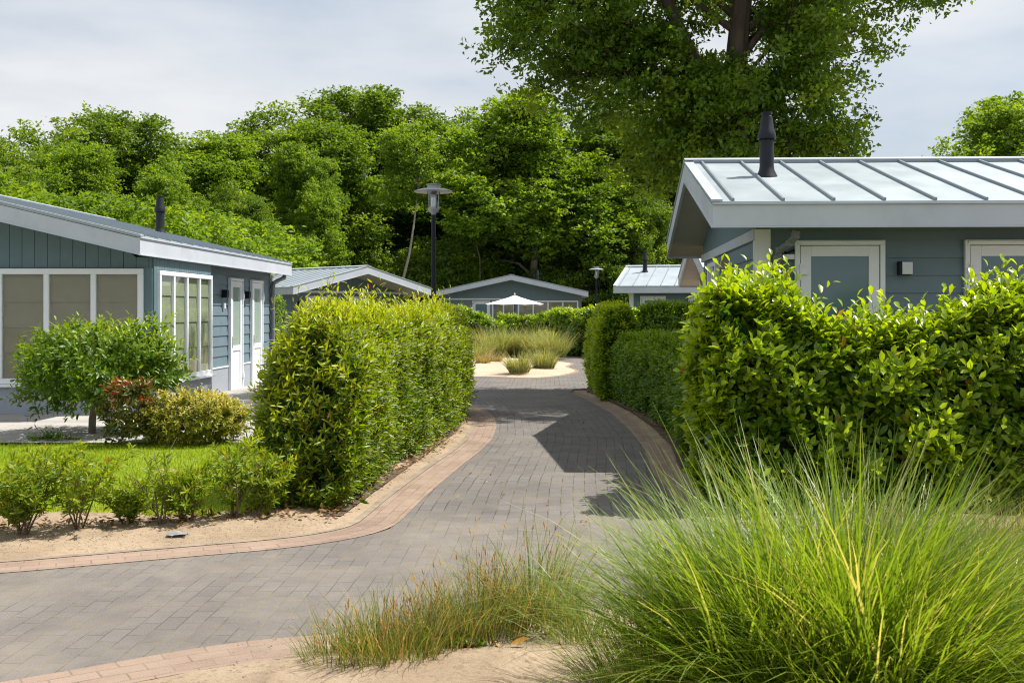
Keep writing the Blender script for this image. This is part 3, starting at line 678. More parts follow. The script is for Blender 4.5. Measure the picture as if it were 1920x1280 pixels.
def flue(parent,x,y,z,s=1.0):
    q=MB(); q.lathe([(.15,-.06),(.13,.0),(.095,.07),(.088,.12),(.088,.40),(.093,.405),(.093,.43),(.07,.43)],(x,y,z),24); o=q.build('flue_pipe',M['flue'],parent,smooth=True)
    q=MB(); q.lathe([(.075,.43),(.075,.455),(.112,.455),(.115,.475),(.108,.53),(.088,.58),(.07,.73),(.058,.74),(.058,.765),(.07,.768),(.07,.785),(.03,.79)],(x,y,z),24)
    for i in range(10):
        a=i*.628; q.box(x+.088*math.cos(a)-.006,x+.088*math.cos(a)+.006,y+.088*math.sin(a)-.006,y+.088*math.sin(a)+.006,z+.425,z+.46)
    q.build('cowl',M['flue'],o,smooth=True)

def house(label, loc, rz, hw, L, ze, slope, ov, of, zb=0, fh=.23, name='bungalow', seam=.53, seam0=.22, back=.5, gutter=False, group='blue-grey bungalows with metal roofs', gable='boards', bandz=None, bay=None, wallset=0.0):
    """local frame: ridge runs along +y, front gable faces -y. hw = half width to the fascia, wall at hw-ov, ze = top of eaves fascia"""
    root=empty(name,loc,rz); tag(root,label,'bungalow',group)
    zr=ze+slope*hw; wx=hw-ov; zs=lambda x: zr-slope*abs(x)-fh      # underside
    y0,y1=-of,L+back
    # wall core
    b=MB(); e=.0
    prof=[(-wx,zb),(wx,zb),(wx,zs(wx)),(0,zs(0)),(-wx,zs(wx))]
    b.add([(x,0,z) for x,z in prof]+[(x,L,z) for x,z in prof],[(0,1,2,3,4),(9,8,7,6,5)]+[(i,5+i,5+(i+1)%5,(i+1)%5) for i in range(5)])
    w=b.build('wall',M['siding'],root)
    # roof sheets
    r=MB(); th=.03
    for s in (1,-1):
        r.hexa([(s*hw,y0,ze+.0),(0,y0,zr+.0),(0,y1,zr+.0),(s*hw,y1,ze+.0)],[(s*hw,y0,ze+th),(0,y0,zr+th),(0,y1,zr+th),(s*hw,y1,ze+th)])
    roof=r.build('roof',M['zinc'],root)
    sm=MB()
    for s in (1,-1):
        y=y0+seam0
        while y<y1-.1:
            k=.012; x_e,x_r=s*(hw-.01),s*.13; hh=.035
            sm.hexa([(x_e,y-k,ze+th),(x_r,y-k,zr-slope*.13+th),(x_r,y+k,zr-slope*.13+th),(x_e,y+k,ze+th)],
                    [(x_e,y-k,ze+th+hh),(x_r,y-k,zr-slope*.13+th+hh),(x_r,y+k,zr-slope*.13+th+hh),(x_e,y+k,ze+th+hh)]); y+=seam
        sm.box(s*.13-.02,s*.13+.02,y0+.1,y1-.1,zr-slope*.13+th,zr-slope*.13+th+.04)
    sm.build('standing_seams',M['seam'],roof)
    c=MB()
    for s in (1,-1):
        c.hexa([(s*.15,y0-.01,zr-slope*.15+th+.042),(0,y0-.01,zr+th+.042),(0,y1+.01,zr+th+.042),(s*.15,y1+.01,zr-slope*.15+th+.042)],
               [(s*.15,y0-.01,zr-slope*.15+th+.056),(0,y0-.01,zr+th+.056),(0,y1+.01,zr+th+.056),(s*.15,y1+.01,zr-slope*.15+th+.056)])
        for yy in (y0-.015,y1-.105):
            c.hexa([(s*(hw+.01),yy,ze+th+.002),(s*.0,yy,zr+th+.002),(s*.0,yy+.12,zr+th+.002),(s*(hw+.01),yy+.12,ze+th+.002)],
                   [(s*(hw+.01),yy,ze+th+.022),(s*.0,yy,zr+th+.022),(s*.0,yy+.12,zr+th+.022),(s*(hw+.01),yy+.12,ze+th+.022)])
    c.build('ridge_and_verge_trim',M['trim'],roof)
    # fascias
    for s in (1,-1):
        f=MB(); a,bq=(s*(hw-.03),s*hw) if s>0 else (s*hw,s*(hw-.03))
        f.box(a,bq,y0,y1,ze-fh,ze-.004)
        f.box(a-(.012 if s<0 else 0),bq+(.012 if s>0 else 0),y0,y1,ze-fh-.018,ze-fh-.002)
        f.box(a-(.02 if s<0 else 0),bq+(.02 if s>0 else 0),y0,y1,ze-.003,ze+.012)
        f.build('fascia',M['fascia'],root)
    for ya,yb_ in ((y0-.002,y0+.028),(y1-.028,y1+.002)):
        f=MB()
        for s in (1,-1):
            f.hexa([(s*(hw-.031),ya,ze-fh+.005),(0,ya,zr-fh),(0,yb_,zr-fh),(s*(hw-.031),yb_,ze-fh+.005)],[(s*(hw-.031),ya,ze-.002),(0,ya,zr-.004),(0,yb_,zr-.004),(s*(hw-.031),yb_,ze-.002)])
            f.hexa([(s*(hw+.0),ya-.012,ze-fh-.02),(0,ya-.012,zr-fh-.02),(0,yb_,zr-fh-.02),(s*(hw+.0),yb_,ze-fh-.02)],[(s*(hw+.0),ya-.012,ze-fh-.0),(0,ya-.012,zr-fh-.003),(0,yb_,zr-fh-.003),(s*(hw+.0),yb_,ze-fh-.0)])
        f.build('rake_board',M['fascia'],root)
    # soffit in boards running along the ridge
    q=MB()
    for s in (1,-1):
        k=int(hw/.1)
        for i in range(k):
            xa,xb=s*(hw-.035)*(i+.03)/k,s*(hw-.035)*(i+.97)/k; za,zb_=zs(xa)+.01,zs(xb)+.01
            for (ya,yb_) in ((y0+.03,-.001),(L+.001,y1-.03)) + (((-.001,L+.001),) if abs(xa)>wx-.001 else ()):
                q.hexa([(xa,ya,za),(xb,ya,zb_),(xb,yb_,zb_),(xa,yb_,za)],[(xa,ya,za+.02),(xb,ya,zb_+.02),(xb,yb_,zb_+.02),(xa,yb_,za+.02)])
        # eaves strip outside the side walls
        q.hexa([(s*(wx+.002),0,zs(wx)+.004),(s*(hw-.035),0,zs(hw)+.012),(s*(hw-.035),L,zs(hw)+.012),(s*(wx+.002),L,zs(wx)+.004)],
               [(s*(wx+.002),0,zs(wx)+.02),(s*(hw-.035),0,zs(hw)+.03),(s*(hw-.035),L,zs(hw)+.03),(s*(wx+.002),L,zs(wx)+.02)])
    q.build('soffit',M['soffit'],root)
    return root,w,wx,zs

# --- left bungalow: gable wall at Y=16, eaves side runs away from the camera
XF,ZE=-5.87,2.70
hwL=4.15; cx=XF-hwL
hl,wl,wxl,zsl=house('near left bungalow with tall bay window and two narrow white doors',(cx,16,0),0,hwL,7.9,ZE,.238,.38,.7,back=.4)
lw=wxl                                          # door wall (local x)
bayx=-5.95-cx; bayL=2.7
b=MB(); b.box(lw-.05,bayx,0.0,bayL,0,ZE-.24)
b.build('bay',M['board'],hl)
# gable boards
b=MB(plane('front',0)); vboards(b,-wxl,bayx-.002,2.30,lambda u: zsl(u) if abs(u)<lw else ZE-.245)
b.box(-wxl,bayx-.12,.0005,.0025,.57,2.3); b.box(bayx-.12,bayx,.002,.03,.57,2.30)
b.build('gable_boards',M['board'],wl)
b=MB(plane('right',bayx)); vboards(b,0,bayL,2.28,lambda u: ZE-.245,.11); b.box(0,.1,.002,.024,.57,2.28); b.box(bayL-.1,bayL,.002,.024,.57,2.28)
b.build('bay_boards',M['board'],wl)
b=MB(plane('right',lw)); siding(b,bayL+.002,7.9,.60,2.45)
b.build('lap_boards',M['siding'],wl)
b=MB(); b.box(-wxl,bayx+.035,-.035,-.001,0,.555); b.box(bayx+.001,bayx+.035,-.0,bayL,0,.555); b.box(lw+.001,lw+.03,bayL+.002,7.9,0,.57)
for xx in (-3,-1,.9,3.0): b.box(xx,xx+.006,-.038,-.03,0,.55)
b.build('plinth',M['plinth'],hl)
b=MB(); b.box(lw+.001,lw+.045,bayL+.002,7.9,.572,.598); b.build('plinth_cap',M['white'],hl)
u1=-6.07-cx; window(hl,plane('front',-.0),u1-4*.705-.08,u1,.56,2.285,4,'blind',folds=.38)
window(hl,plane('right',bayx),.12,bayL-.06,.56,2.265,4,'blindc',fw=.07,mw=.07,folds=.42)
for (a,c) in ((4.68,5.53),(6.18,7.03)):
    door(hl,plane('right',lw+.02),a,c,.05,2.30,'frostl',panel=True,hinge='r')
wall_lamp(hl,plane('right',lw+.022),4.35,1.98,True); wall_lamp(hl,plane('right',lw+.022),5.85,1.98,True)
b=MB(plane('right',lw+.022)); b.box(4.32,4.40,0,.04,1.70,1.80); b.build('light_switch',M['white'],hl)
downpipe(hl,[(hwL-.12,8.15,2.46),(hwL-.14,8.13,2.40),(lw+.1,7.82,2.28),(lw+.08,7.80,2.18),(lw+.08,7.80,1.3),(lw+.08,7.80,.1)],.045)
downpipe(hl,[(hwL-.1,bayL+.15,2.47),(hwL-.12,bayL+.15,2.42),(lw+.08,bayL+.15,2.3),(lw+.07,bayL+.15,2.2),(lw+.07,bayL+.15,.2)],.04)
b=MB(); b.box(lw-.01,lw+.05,7.84,7.9,0,2.45); b.build('corner_post',M['white'],hl)
fx=at(300,446,22.5)[0]-cx; flue(hl,fx,6.5,ZE+.238*(hwL-abs(fx))+.03)

# --- right-hand style bungalow: eaves side with doors faces the camera
def right_house(label, corner, rot, ze, slope, Lx=7.5, full=True, zb=0, window_side=True):
    """corner = world xy of near-left fascia corner; house runs to +x, ridge along world x"""
    hw=3.35; of=.56; ov=.57
    a=-math.pi/2-rot
    # local point (hw,-of) must land on the corner
    ca,sa=math.cos(a),math.sin(a); px,py=hw,-of
    loc=(corner[0]-(ca*px-sa*py), corner[1]-(sa*px+ca*py),0)
    h,w,wx,zs=house(label,loc,a,hw,Lx,ze,slope,ov,of,zb=zb,back=.5)
    pr=plane('right',wx); pf=plane('front',0); zf=ze-2.43+.08
    b=MB(pr); siding(b,.145,Lx,zf+.45,ze-.24)
    # top board flush panels
    b.build('lap_boards',M['siding'],w)
    b=MB(pf); siding(b,-wx+.1,wx-.1,zf+.45,ze-.345)
    b.build('end_lap_boards',M['siding'],w)
    b=MB(pf); vboards(b,-wx,wx,ze-.22,lambda u: zs(u),.6,.006); b.build('gable_boards',M['board'],w)
    b=MB(pf); b.box(-wx-.02,wx-.0,0,.045,ze-.34,ze-.222); b.build('gable_band',M['fascia'],h)
    b=MB(); b.box(wx-.0,wx+.03,-.03,.14,zb,ze-.225); b.box(wx-.13,wx-.0,-.03,-.001,zb,ze-.345); b.build('corner_post',M['white'],h)
    b=MB(); b.box(wx+.001,wx+.03,.142,Lx,0,zf+.42); b.box(-wx,wx-.132,-.03,-.001,0,zf+.42); b.build('plinth',M['plinth'],h)
    d1=2.68-2.28; top=ze-.35
    for k,s in enumerate((d1,d1+1.85,d1+4.6)):
        if s+1>Lx: break
        door(h,plane('right',wx+.02),s,s+.985,top-2.2,top,'frost',hinge='l')
    wall_lamp(h,plane('right',wx+.022),d1+1.2,top-.31)
    if full:
        downpipe(h,[(hw-.2,.36,ze-.26),(hw-.22,.355,ze-.32),(hw-.28,.3,ze-.40),(wx+.13,.22,ze-.46),(wx+.085,.205,ze-.55),(wx+.085,.205,ze-1.4),(wx+.085,.205,.1)],.042)
        b=MB(plane('right',wx+.022)); b.box(.27,d1-.005,0,.05,ze-.56,ze-.505); b.build('bracket',M['white'],h)
        b=MB(); b.tube([(wx+.05,.26,ze-.47),(wx+.075,.31,ze-.495),(wx+.06,.37,ze-.47),(wx+.04,.42,ze-.45)],.012,6); b.build('cable',M['black'],h)
    # vent hood and small window on the gable end
    u=wx-2.55
    b=MB(pf); b.add([(u-.06,0.02,ze-.56),(u+.06,.02,ze-.56),(u,.02,ze-.36),(u-.09,.13,ze-.57),(u+.09,.13,ze-.57),(u,.05,ze-.35)],[(0,1,2),(3,5,4),(0,3,4,1),(1,4,5,2),(2,5,3,0)]); b.build('vent_hood',M['beige'],h)
    if window_side: window(h,plane('front',-.02),wx-4.3,wx-3.3,ze-1.6,ze-.42,2,'curtain',fw=.07,mw=.06,sill=False)
    return h,wx
hr,wxr=right_house('big right-hand bungalow with two white doors behind the laurel hedge',(1.73,11.3),R(2.2),2.78,.263,7.6,zb=0)
# flue: local from world
inv=hr.matrix_basis.inverted(); 
p=inv@Vector((2.69,13.2,0)); flue(hr,p.x,p.y,2.78+.263*(3.35-abs(p.x))+.03)
hc,_=right_house('small far bungalow with pale metal roof right of the short street lamp',(2.45,40.8),R(12.5),2.58,.26,6.5,full=False)
inv=hc.matrix_basis.inverted(); p=inv@Vector((3.85,42.9,0)); flue(hc,p.x,p.y,2.58+.26*(3.35-abs(p.x))+.03)
hd,_=right_house('bungalow mostly hidden behind the big right bungalow, only its gable roof corner showing',(3.38,23.4),R(2.2),2.56,.263,6.0,full=False)

# --- far left bungalow, turned, deep open gable
hw=3.35; t=R(48); apex=at(690,501,40.5)
def gable_house(label, apex_xy, rz, hw, L, ze, slope, of, **kw):
    c,s=math.cos(rz),math.sin(rz)
    loc=(apex_xy[0]+s*(-of)*1.0, apex_xy[1]+c*of,0) if False else (apex_xy[0]-(-s*(-of)), apex_xy[1]-(c*(-of)),0)
    return house(label,loc,rz,hw,L,ze,slope,.35,of,**kw)
ha,wa,wxa,zsa=gable_house('far bungalow with wide zinc roof and deep white gable behind the left hedge',apex[:2],t,3.35,8.0,2.49,.245,1.5,seam=.5)
b=MB(plane('front',0)); vboards(b,-wxa,wxa,2.42,lambda u: zsa(u)); b.build('gable_boards',M['siding'],wa)
b=MB(plane('front',0)); siding(b,-wxa+.14,wxa,.6,2.34); b.build('lap_boards',M['siding'],wa)
b=MB(plane('front',0)); b.box(-wxa,wxa,0,.05,2.34,2.42); b.build('gable_band',M['white'],ha)
b=MB(); b.box(-wxa-.02,-wxa+.14,-.04,.14,0,2.34); b.build('corner_post',M['white'],ha)
door(ha,plane('front',-.02),-wxa+1.3,-wxa+2.28,.05,2.22,'frost'); door(ha,plane('front',-.02),-wxa+3.2,-wxa+4.18,.05,2.22,'frost')
b=MB(plane('left',-wxa)); siding(b,.15,7.4,.6,2.4); b.build('side_lap_boards',M['siding'],wa)
wall_lamp(ha,plane('front',-.022),-wxa+.95,1.95)
# --- far middle bungalow, frontal gable
ap=at(958,516,59)
hb,wb,wxb,zsb=gable_house('far middle bungalow with frontal gable behind the parasol',ap[:2],0,4.28,9,2.68,.218,.9,seam=.5)
b=MB(plane('front',0)); vboards(b,-wxb,wxb,2.36,lambda u: zsb(u)); b.build('gable_boards',M['siding'],wb)
b=MB(plane('front',0)); siding(b,-wxb,-.9,.6,2.30); b.build('lap_boards',M['siding'],wb)
b=MB(plane('front',0)); b.box(-wxb,-.2,0,.05,2.28,2.36); b.build('gable_band',M['white'],hb)
door(hb,plane('front',-.02),-2.2,-1.2,.05,2.22,'frost'); window(hb,plane('front',0),-1.1,.2,.15,2.2,2,'blind')
window(hb,plane('front',0),.35,3.75,.56,2.24,4,'blind')
flue(hb,1.4,4.5,2.68+.218*(4.28-1.4)+.03)

# ------------------------------------------------------------------ street lamps
def street_lamp(loc, label, h=4.0, rot=0):
    r=empty('street_lamp',loc,rot); tag(r,label,'street lamp','street lamps with disc hoods')
    b=MB(); b.lathe([(.075,0),(.075,.5),(.05,.56),(.042,h-.62),(.042,h-.52)],n=16); b.build('pole',M['black'],r,smooth=True)
    b=MB(); b.lathe([(.04,h-.53),(.045,h-.50),(.10,h-.44),(.115,h-.40),(.115,h-.38),(.03,h-.38)],n=20); b.build('lamp_base',M['lampdisc'],r,smooth=True)
    b=MB(); b.lathe([(.102,h-.378),(.105,h-.36),(.105,h-.10),(.10,h-.07)],n=20); b.build('glass_cylinder',M['lglass'],r,smooth=True)
    b=MB(); b.lathe([(.05,h-.378),(.05,h-.2),(.02,h-.19)],n=12)
    for i in range(6): b.lathe([(.045,h-.185+i*.018),(.06,h-.178+i*.018),(.045,h-.172+i*.018)],n=14)
    b.build('reflector',M['chrome'],r,smooth=True)
    b=MB()
    for i in range(4):
        a=.6+i*math.pi/2; x,y=.125*math.cos(a),.125*math.sin(a); b.tube([(x*.9,y*.9,h-.40),(x,y,h-.36),(x,y,h-.05)],.007,6)
    b.build('guard_bars',M['black'],r)
    b=MB(); b.lathe([(.02,h-.075),(.12,h-.07),(.26,h-.07),(.36,h-.09),(.375,h-.085),(.36,h-.072),(.25,h-.035),(.13,h-.02),(.12,h-.02)],n=36); b.build('disc_hood',M['lampdisc'],r,smooth=True)
    b=MB(); b.lathe([(.12,h-.02),(.12,h+.035),(.145,h+.04),(.145,h+.055),(.1,h+.06),(.02,h+.062)],n=24); b.build('top_cap',M['lampdisc'],r,smooth=True)
    return r
M['lglass']=glass_mat('lamp_glass',(.85,.9,.92),.15)
street_lamp((-217/2000*20.3,20.3,0),'tall near street lamp with disc hood rising behind the left hedge')
street_lamp((88/2000*52,52,0),'smaller distant street lamp beside the far bungalow roof',3.75)

# ------------------------------------------------------------------ parasol
X,Y,Z=at(965,553,50)
r=empty('parasol',(X,Y,0)); tag(r,'open white garden parasol in front of the far gable','parasol')
b=MB(); k=8; rr=1.36; ctr=(0,0,Z); vs=[(0,0,Z)];fs=[]
rings=5
for i in range(1,rings+1):
    q=i/rings
    for j in range(k*2):
        a=math.pi*j/k; sag=.035*(j%2)*q; vs.append((rr*q*math.cos(a)*(1-.04*(j%2)),rr*q*math.sin(a)*(1-.04*(j%2)),Z-.42*(q**.85)-sag))
for j in range(k*2): fs.append((0,1+j,1+(j+1)%(k*2)))
for i in range(rings-1):
    for j in range(k*2): fs.append((1+i*16+j,1+(i+1)*16+j,1+(i+1)*16+(j+1)%16,1+i*16+(j+1)%16))
b.add(vs,fs); o=b.build('canopy',M['canvas'],r); s=o.modifiers.new('s','SOLIDIFY'); s.thickness=.012
b=MB(); b.tube([(0,0,0),(0,0,Z+.05)],.025,10); b.build('pole',M['black'],r)
b=MB(); b.box(-.3,.3,-.3,.3,0,.06); b.lathe([(.05,.06),(.04,.3)],n=10); b.build('base',M['pipe'],r,bevel=.01)
b=MB(); b.lathe([(.02,0),(.035,.03),(.01,.09)],(0,0,Z+.01),12); b.build('finial',M['canvas'],r)

# ------------------------------------------------------------------ hedges
hedge('hedge',[(-2.01,8.45,.50,1.50),(-1.96,9.5,.46,1.55),(-1.83,11.4,.43,1.58),(-1.70,13.4,.43,1.59),(-1.66,15.4,.44,1.58),(-1.66,17.2,.44,1.58)],
      'long left hedge with yellow-tipped leaves along the brick lane',M['hedge_a'],L=.09,W=.29,dens=290,nl=8,seed=11,tipc=1.0,rnd=.3,sl=.17,bump=.12,shape=(.40,.36),spikes=.10,ends=(1,1),batter=.6,batter_r=.22,endb=.38,upb=.75,stemcol='redstem',sidetip=.62,suntip=.35)
hedge('hedge',[[(1.84,11.0,.54,1.70),(1.82,10.2,.54,1.74),(1.80,9.0,.52,1.74)],[(1.36,9.05,.62,1.72),(2.1,9.05,.64,1.70),(2.6,9.05,.62,1.44),(3.0,9.05,.62,1.38),(3.35,9.05,.62,1.56),(3.8,9.05,.62,1.72),(5.0,9.05,.62,1.74)]],
      'tall glossy laurel hedge in front of the big right bungalow',M['hedge_b'],L=.13,W=.43,dens=235,nl=7,seed=21,tipc=1.05,suntip=.3,batter_r=.6,upb=.9,stemcol='greenstem',rnd=.22,sl=.18,bump=.14,shape=(.36,.50),spikes=.2)
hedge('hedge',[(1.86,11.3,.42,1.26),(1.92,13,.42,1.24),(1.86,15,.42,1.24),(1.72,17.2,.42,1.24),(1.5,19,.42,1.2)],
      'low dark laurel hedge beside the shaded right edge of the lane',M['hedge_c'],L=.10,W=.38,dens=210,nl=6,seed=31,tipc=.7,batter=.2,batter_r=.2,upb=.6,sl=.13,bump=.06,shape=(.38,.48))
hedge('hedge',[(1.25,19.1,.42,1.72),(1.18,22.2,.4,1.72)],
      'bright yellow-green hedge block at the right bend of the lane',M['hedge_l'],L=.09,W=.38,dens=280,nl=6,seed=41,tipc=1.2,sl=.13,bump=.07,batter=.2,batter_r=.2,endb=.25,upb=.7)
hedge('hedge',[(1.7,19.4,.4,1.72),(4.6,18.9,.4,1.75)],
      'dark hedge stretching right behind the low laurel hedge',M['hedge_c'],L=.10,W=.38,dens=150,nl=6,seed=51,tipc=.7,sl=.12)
hedge('hedge',[(-.1,41.5,.5,1.6),(.75,39.3,.5,1.66),(1.8,37.4,.6,1.75),(4.5,36.4,.6,1.75)],
      'sunlit hedge curving round the right side of the sandy island',M['hedge_b'],L=.15,W=.42,dens=75,nl=6,seed=61,tipc=1.0,sl=.18,bump=.12)
hedge('hedge',[(-2.1,44,.5,1.5),(.3,44,.5,1.5)],
      'middle hedge directly below the parasol',M['hedge_b'],L=.15,W=.45,dens=80,nl=6,seed=71,tipc=.8,sl=.17,bump=.12)
hedge('hedge',[(-5.6,40.5,.6,1.8),(-3.3,41,.6,1.7),(-2.5,41,.6,1.5),(-1.75,41,.5,1.1)],
      'hedge sloping down left of the parasol behind the island',M['hedge_b'],L=.15,W=.4,dens=80,nl=6,seed=81,tipc=.8,sl=.17,bump=.12)
hedge('hedge',[(-8.4,26.6,.6,2.0),(-6.75,26.6,.6,1.98)],
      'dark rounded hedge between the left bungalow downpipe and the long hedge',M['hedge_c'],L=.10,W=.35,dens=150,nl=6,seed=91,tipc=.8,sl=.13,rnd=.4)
# yellow-green shrubs on the island
for i,(px_,py_,Y_,s_) in enumerate(((990,640,38,.55),(1022,640,38.5,.7),(940,640,38.5,.6))):
    x_,y_,z_=at(px_,py_,Y_)
    bush('shrub',(x_,y_,s_*.6),(s_,s_*.8,s_*.75),['small yellow-green shrub behind the middle of the island grasses','taller yellow-green shrub behind the right island grass','green shrub behind the left island grass'][i],M['sapling'],n=260,L=.13,W=.4,seed=100+i,tipc=1)

# ------------------------------------------------------------------ garden shrubs on the left
bush('round_tree',(-5.62,13.4,.94),(1.0,.95,.68),'small round-crowned green tree in front of the left gable window',M['round'],n=1150,L=.10,W=.38,nl=8,seed=5,cat='tree',trunk=.045,tmat='bark2',zlow=-.85,lumps=.26,sl=.2,tipc=1.1,trunkpts=[(-.13,0,-.02),(-.12,0,.3),(-.08,0,.5)])
bush('variegated_shrub',(-4.22,12.55,.37),(.68,.6,.38),'rounded yellow variegated shrub on the lawn beside the bungalow',M['varieg'],n=1500,L=.055,W=.42,nl=7,seed=6,tipc=1.25,lumps=.10,sl=.08,zlow=-.9)
bush('red_tipped_shrub',(-4.82,12.3,.47),(.42,.3,.45),'shrub with red young leaves between the round tree and the yellow shrub',M['photinia'],n=230,L=.075,W=.40,nl=7,seed=8,tipc=1.1,tippow=3.0,lumps=.2,sl=.13,zlow=-.8)
bush('ground_shrub',(-5.95,12.75,.08),(.35,.2,.14),'low dark green plant at the foot of the round tree',M['round'],n=70,L=.06,seed=9,tipc=.4)

def sapling(loc,h,w,label,seed,dens=1.0,bare=0):
    g=np.random.default_rng(seed); root=empty('young_hedge_plant',(loc[0],loc[1],.03)); tag(root,label,'young shrub','young hedge plants along the lawn')
    b=MB(); LV=Leaves(); P=[];O=[]
    ns=int(4+1.6*dens)
    for i in range(ns):
        a=g.uniform(0,6.28); sp=g.uniform(.25,1)*w*.5; q=Vector((g.normal()*.02,g.normal()*.02,0))
        top=Vector((math.cos(a)*sp,math.sin(a)*sp,h*g.uniform(.65,1))); pts=[q]
        for k in (1,2,3): 
            t=k/3; pts.append(q.lerp(top,t)+Vector((g.normal()*.02,g.normal()*.02,.03*math.sin(t*3)))*(1 if k<3 else 0))
        b.tube(pts,[.008,.006,.004,.002],6)
        for k in range(int(9*dens)):
            t=g.uniform(.18,1); j=min(int(t*3),2); s=pts[j].lerp(pts[j+1],t*3-j) if t<1 else pts[-1]
            aa=g.uniform(0,6.28); l=g.uniform(.06,.2)*(w/.5); e=s+Vector((math.cos(aa)*l,math.sin(aa)*l,l*.7)); b.tube([s,e],[.0025,.0012],4)
            if g.uniform()<1-bare:
                P.append(e); O.append((math.cos(aa),math.sin(aa),.6))
                P.append(s.lerp(e,.45)); O.append((math.cos(aa+1),math.sin(aa+1),.5))
    P=np.array([tuple(p) for p in P]);O=nrm(np.array(O)); 
    shoots(LV,P-O*.02,O,np.full(len(P),.05),8,.068,.30,np.clip(g.uniform(.3,1.1,len(P))*(P[:,2]/h)**.5,0,1),g=g)
    LV.build('foliage',M['sapling'],root,1,(.42,.38)); b.build('stems',M['twig'],root)
for i,(px_,py_,h_,w_,d_,br,lb) in enumerate([
    (-70,1025,.75,.6,1.6,0,'young hedge plant cut off by the left picture edge'),
    (45,1020,.74,.62,2.1,0,'leftmost bushy young hedge plant before the lawn'),
    (150,1010,.66,.60,1.5,0,'airy young hedge plant with several bare lower stems'),
    (235,1000,.36,.42,1.6,0,'short leafy young hedge plant left of the bare twigs'),
    (300,1003,.70,.40,1.0,.75,'nearly bare young hedge plant with grey twigs'),
    (350,998,.52,.48,1.7,.1,'low bushy young hedge plant right of the bare twigs'),
    (440,992,.72,.46,1.5,.25,'thin young hedge plant next to the long left hedge'),
    (505,985,.55,.4,1.6,0,'small young plant tucked against the end of the long hedge')]):
    x_,y_=gd(px_,py_); sapling((x_,y_),h_*.84,w_*.92,lb,200+i,d_,br)

# ------------------------------------------------------------------ island grasses
isl=[(973,706,.52,.55,'grass_i','small round grass tuft nearest the front of the sandy island',700),
     (1020,697,.55,.62,'grass_i','rounded grass tuft right of the front island tuft',900),
     (905,690,.32,.42,'grass_b','brown low tuft at the left edge of the island',400),
     (928,687,.34,.42,'grass_b','brown low tuft just right of the leftmost island tuft',400),
     (955,692,.12,.25,'grass_b','tiny brown tuft lying on the island sand',120),
     (925,672,.95,1.15,'grass_i','large pale feathery grass on the left of the island',1700),
     (965,671,.92,1.0,'grass_i','large green-gold grass at the middle of the island',1500),
     (1005,672,.90,1.1,'grass_i','large grass clump right of the island middle',1500),
     (1034,675,.92,1.05,'grass_i','large arching grass at the right end of the island',1700),
     (892,680,.7,.9,'grass_i','pale grass clump half hidden by the long left hedge',900)]
for i,(px_,py_,h_,w_,mt,lb,n_) in enumerate(isl):
    x_,y_=gd(px_,py_); grass_clump('grass_tuft',(x_,y_,.1),w_,h_,n_,lb,M[mt],wd=.013,seed=300+i,group='grass clumps on the sandy island',arch=1.0,dry=.35)

# ------------------------------------------------------------------ foreground grasses
grass_clump('ornamental_grass',(1.06,3.95),.9,1.12,11500,'big blurred bright green grass clump in the right foreground',M['grass_g'],wd=.0125,seed=401,arch=1.15,dry=.13,mess=1.1,lmax=.98,seeds=0)
grass_clump('ornamental_grass',(1.6,4.1),.9,.70,4200,'lower green grass clump right of the big foreground clump',M['grass_g'],wd=.0105,seed=402,arch=1.3,dry=.3,mess=1.1)
grass_clump('ornamental_grass',(.42,4.15),.4,.62,900,'thin green grass at the left foot of the big foreground clump',M['grass_g'],wd=.005,seed=403,arch=1.1,dry=.2)
grass_clump('ornamental_grass',(2.15,4.6),.8,.52,2600,'green and straw grass at the right edge of the foreground',M['grass_g'],wd=.005,seed=404,arch=1.2,dry=.4,mess=1.2)
grass_clump('ornamental_grass',(4.25,8.0),.5,.9,700,'arching green grass at the right edge before the laurel hedge',M['grass_g'],wd=.007,seed=405,arch=1.2,dry=.15)
for i,(x_,y_,r_,h_,n_,sd,lb) in enumerate([(3.0,7.0,.8,.30,900,60,'dry straw grass with brown seed heads before the hedge kerb'),(2.5,6.2,.8,.40,1000,50,'dry meadow grass behind the big foreground clump'),
    (2.2,7.1,.6,.28,600,30,'sparse meadow grass with seed heads left of the dry straw grass'),(3.3,5.9,.8,.38,1000,50,'dry meadow grass at the right border of the picture')]):
    grass_clump('meadow_grass',(x_,y_,.03),r_*2.2,h_,n_,lb,M['grass_d'],wd=.004,seed=420+i,group='dry meadow grass right foreground',arch=.7,dry=.5,seeds=sd//2,sh=.022,sm='straw')
for i,(px_,py_,w_,h_,n_,sd,lb,mt) in enumerate([
    (655,1278,.34,.24,420,26,'leftmost short dune grass tuft with orange seed heads','grass_d'),
    (735,1268,.40,.30,620,34,'dune grass tuft second from the left in the sand','grass_d'),
    (815,1235,.36,.28,460,30,'dune grass tuft between the leftmost tufts and the tall one','grass_d'),
    (900,1205,.42,.34,560,34,'seedy dune grass tuft just left of the tall dark green tuft','grass_d'),
    (1000,1180,.44,.46,620,22,'tallest dark green dune grass tuft at the paving edge','grass_d'),
    (760,1225,.2,.16,140,12,'small yellowing tuft behind the dune grass row','grass_d'),
    (1075,1215,.3,.26,240,6,'thin dune grass beside the big green clump','grass_d')]):
    x_,y_=gd(px_,py_); grass_clump('dune_grass_tuft',(x_,y_,.05),w_*1.25,h_,n_,lb,M[mt],wd=.0042,seed=440+i,group='dune grass tufts in the foreground sand',arch=.85 if i!=4 else 1.25,dry=.3,seeds=int(sd*.9) if sd>20 else 0,sh=.015)
x_,y_=gd(872,1240); bush('weed',(x_,y_,.07),(.10,.07,.035),'small fresh green weed in the foreground sand',M['round'],n=26,L=.04,seed=77,nl=5,cat='weed',sl=.03)
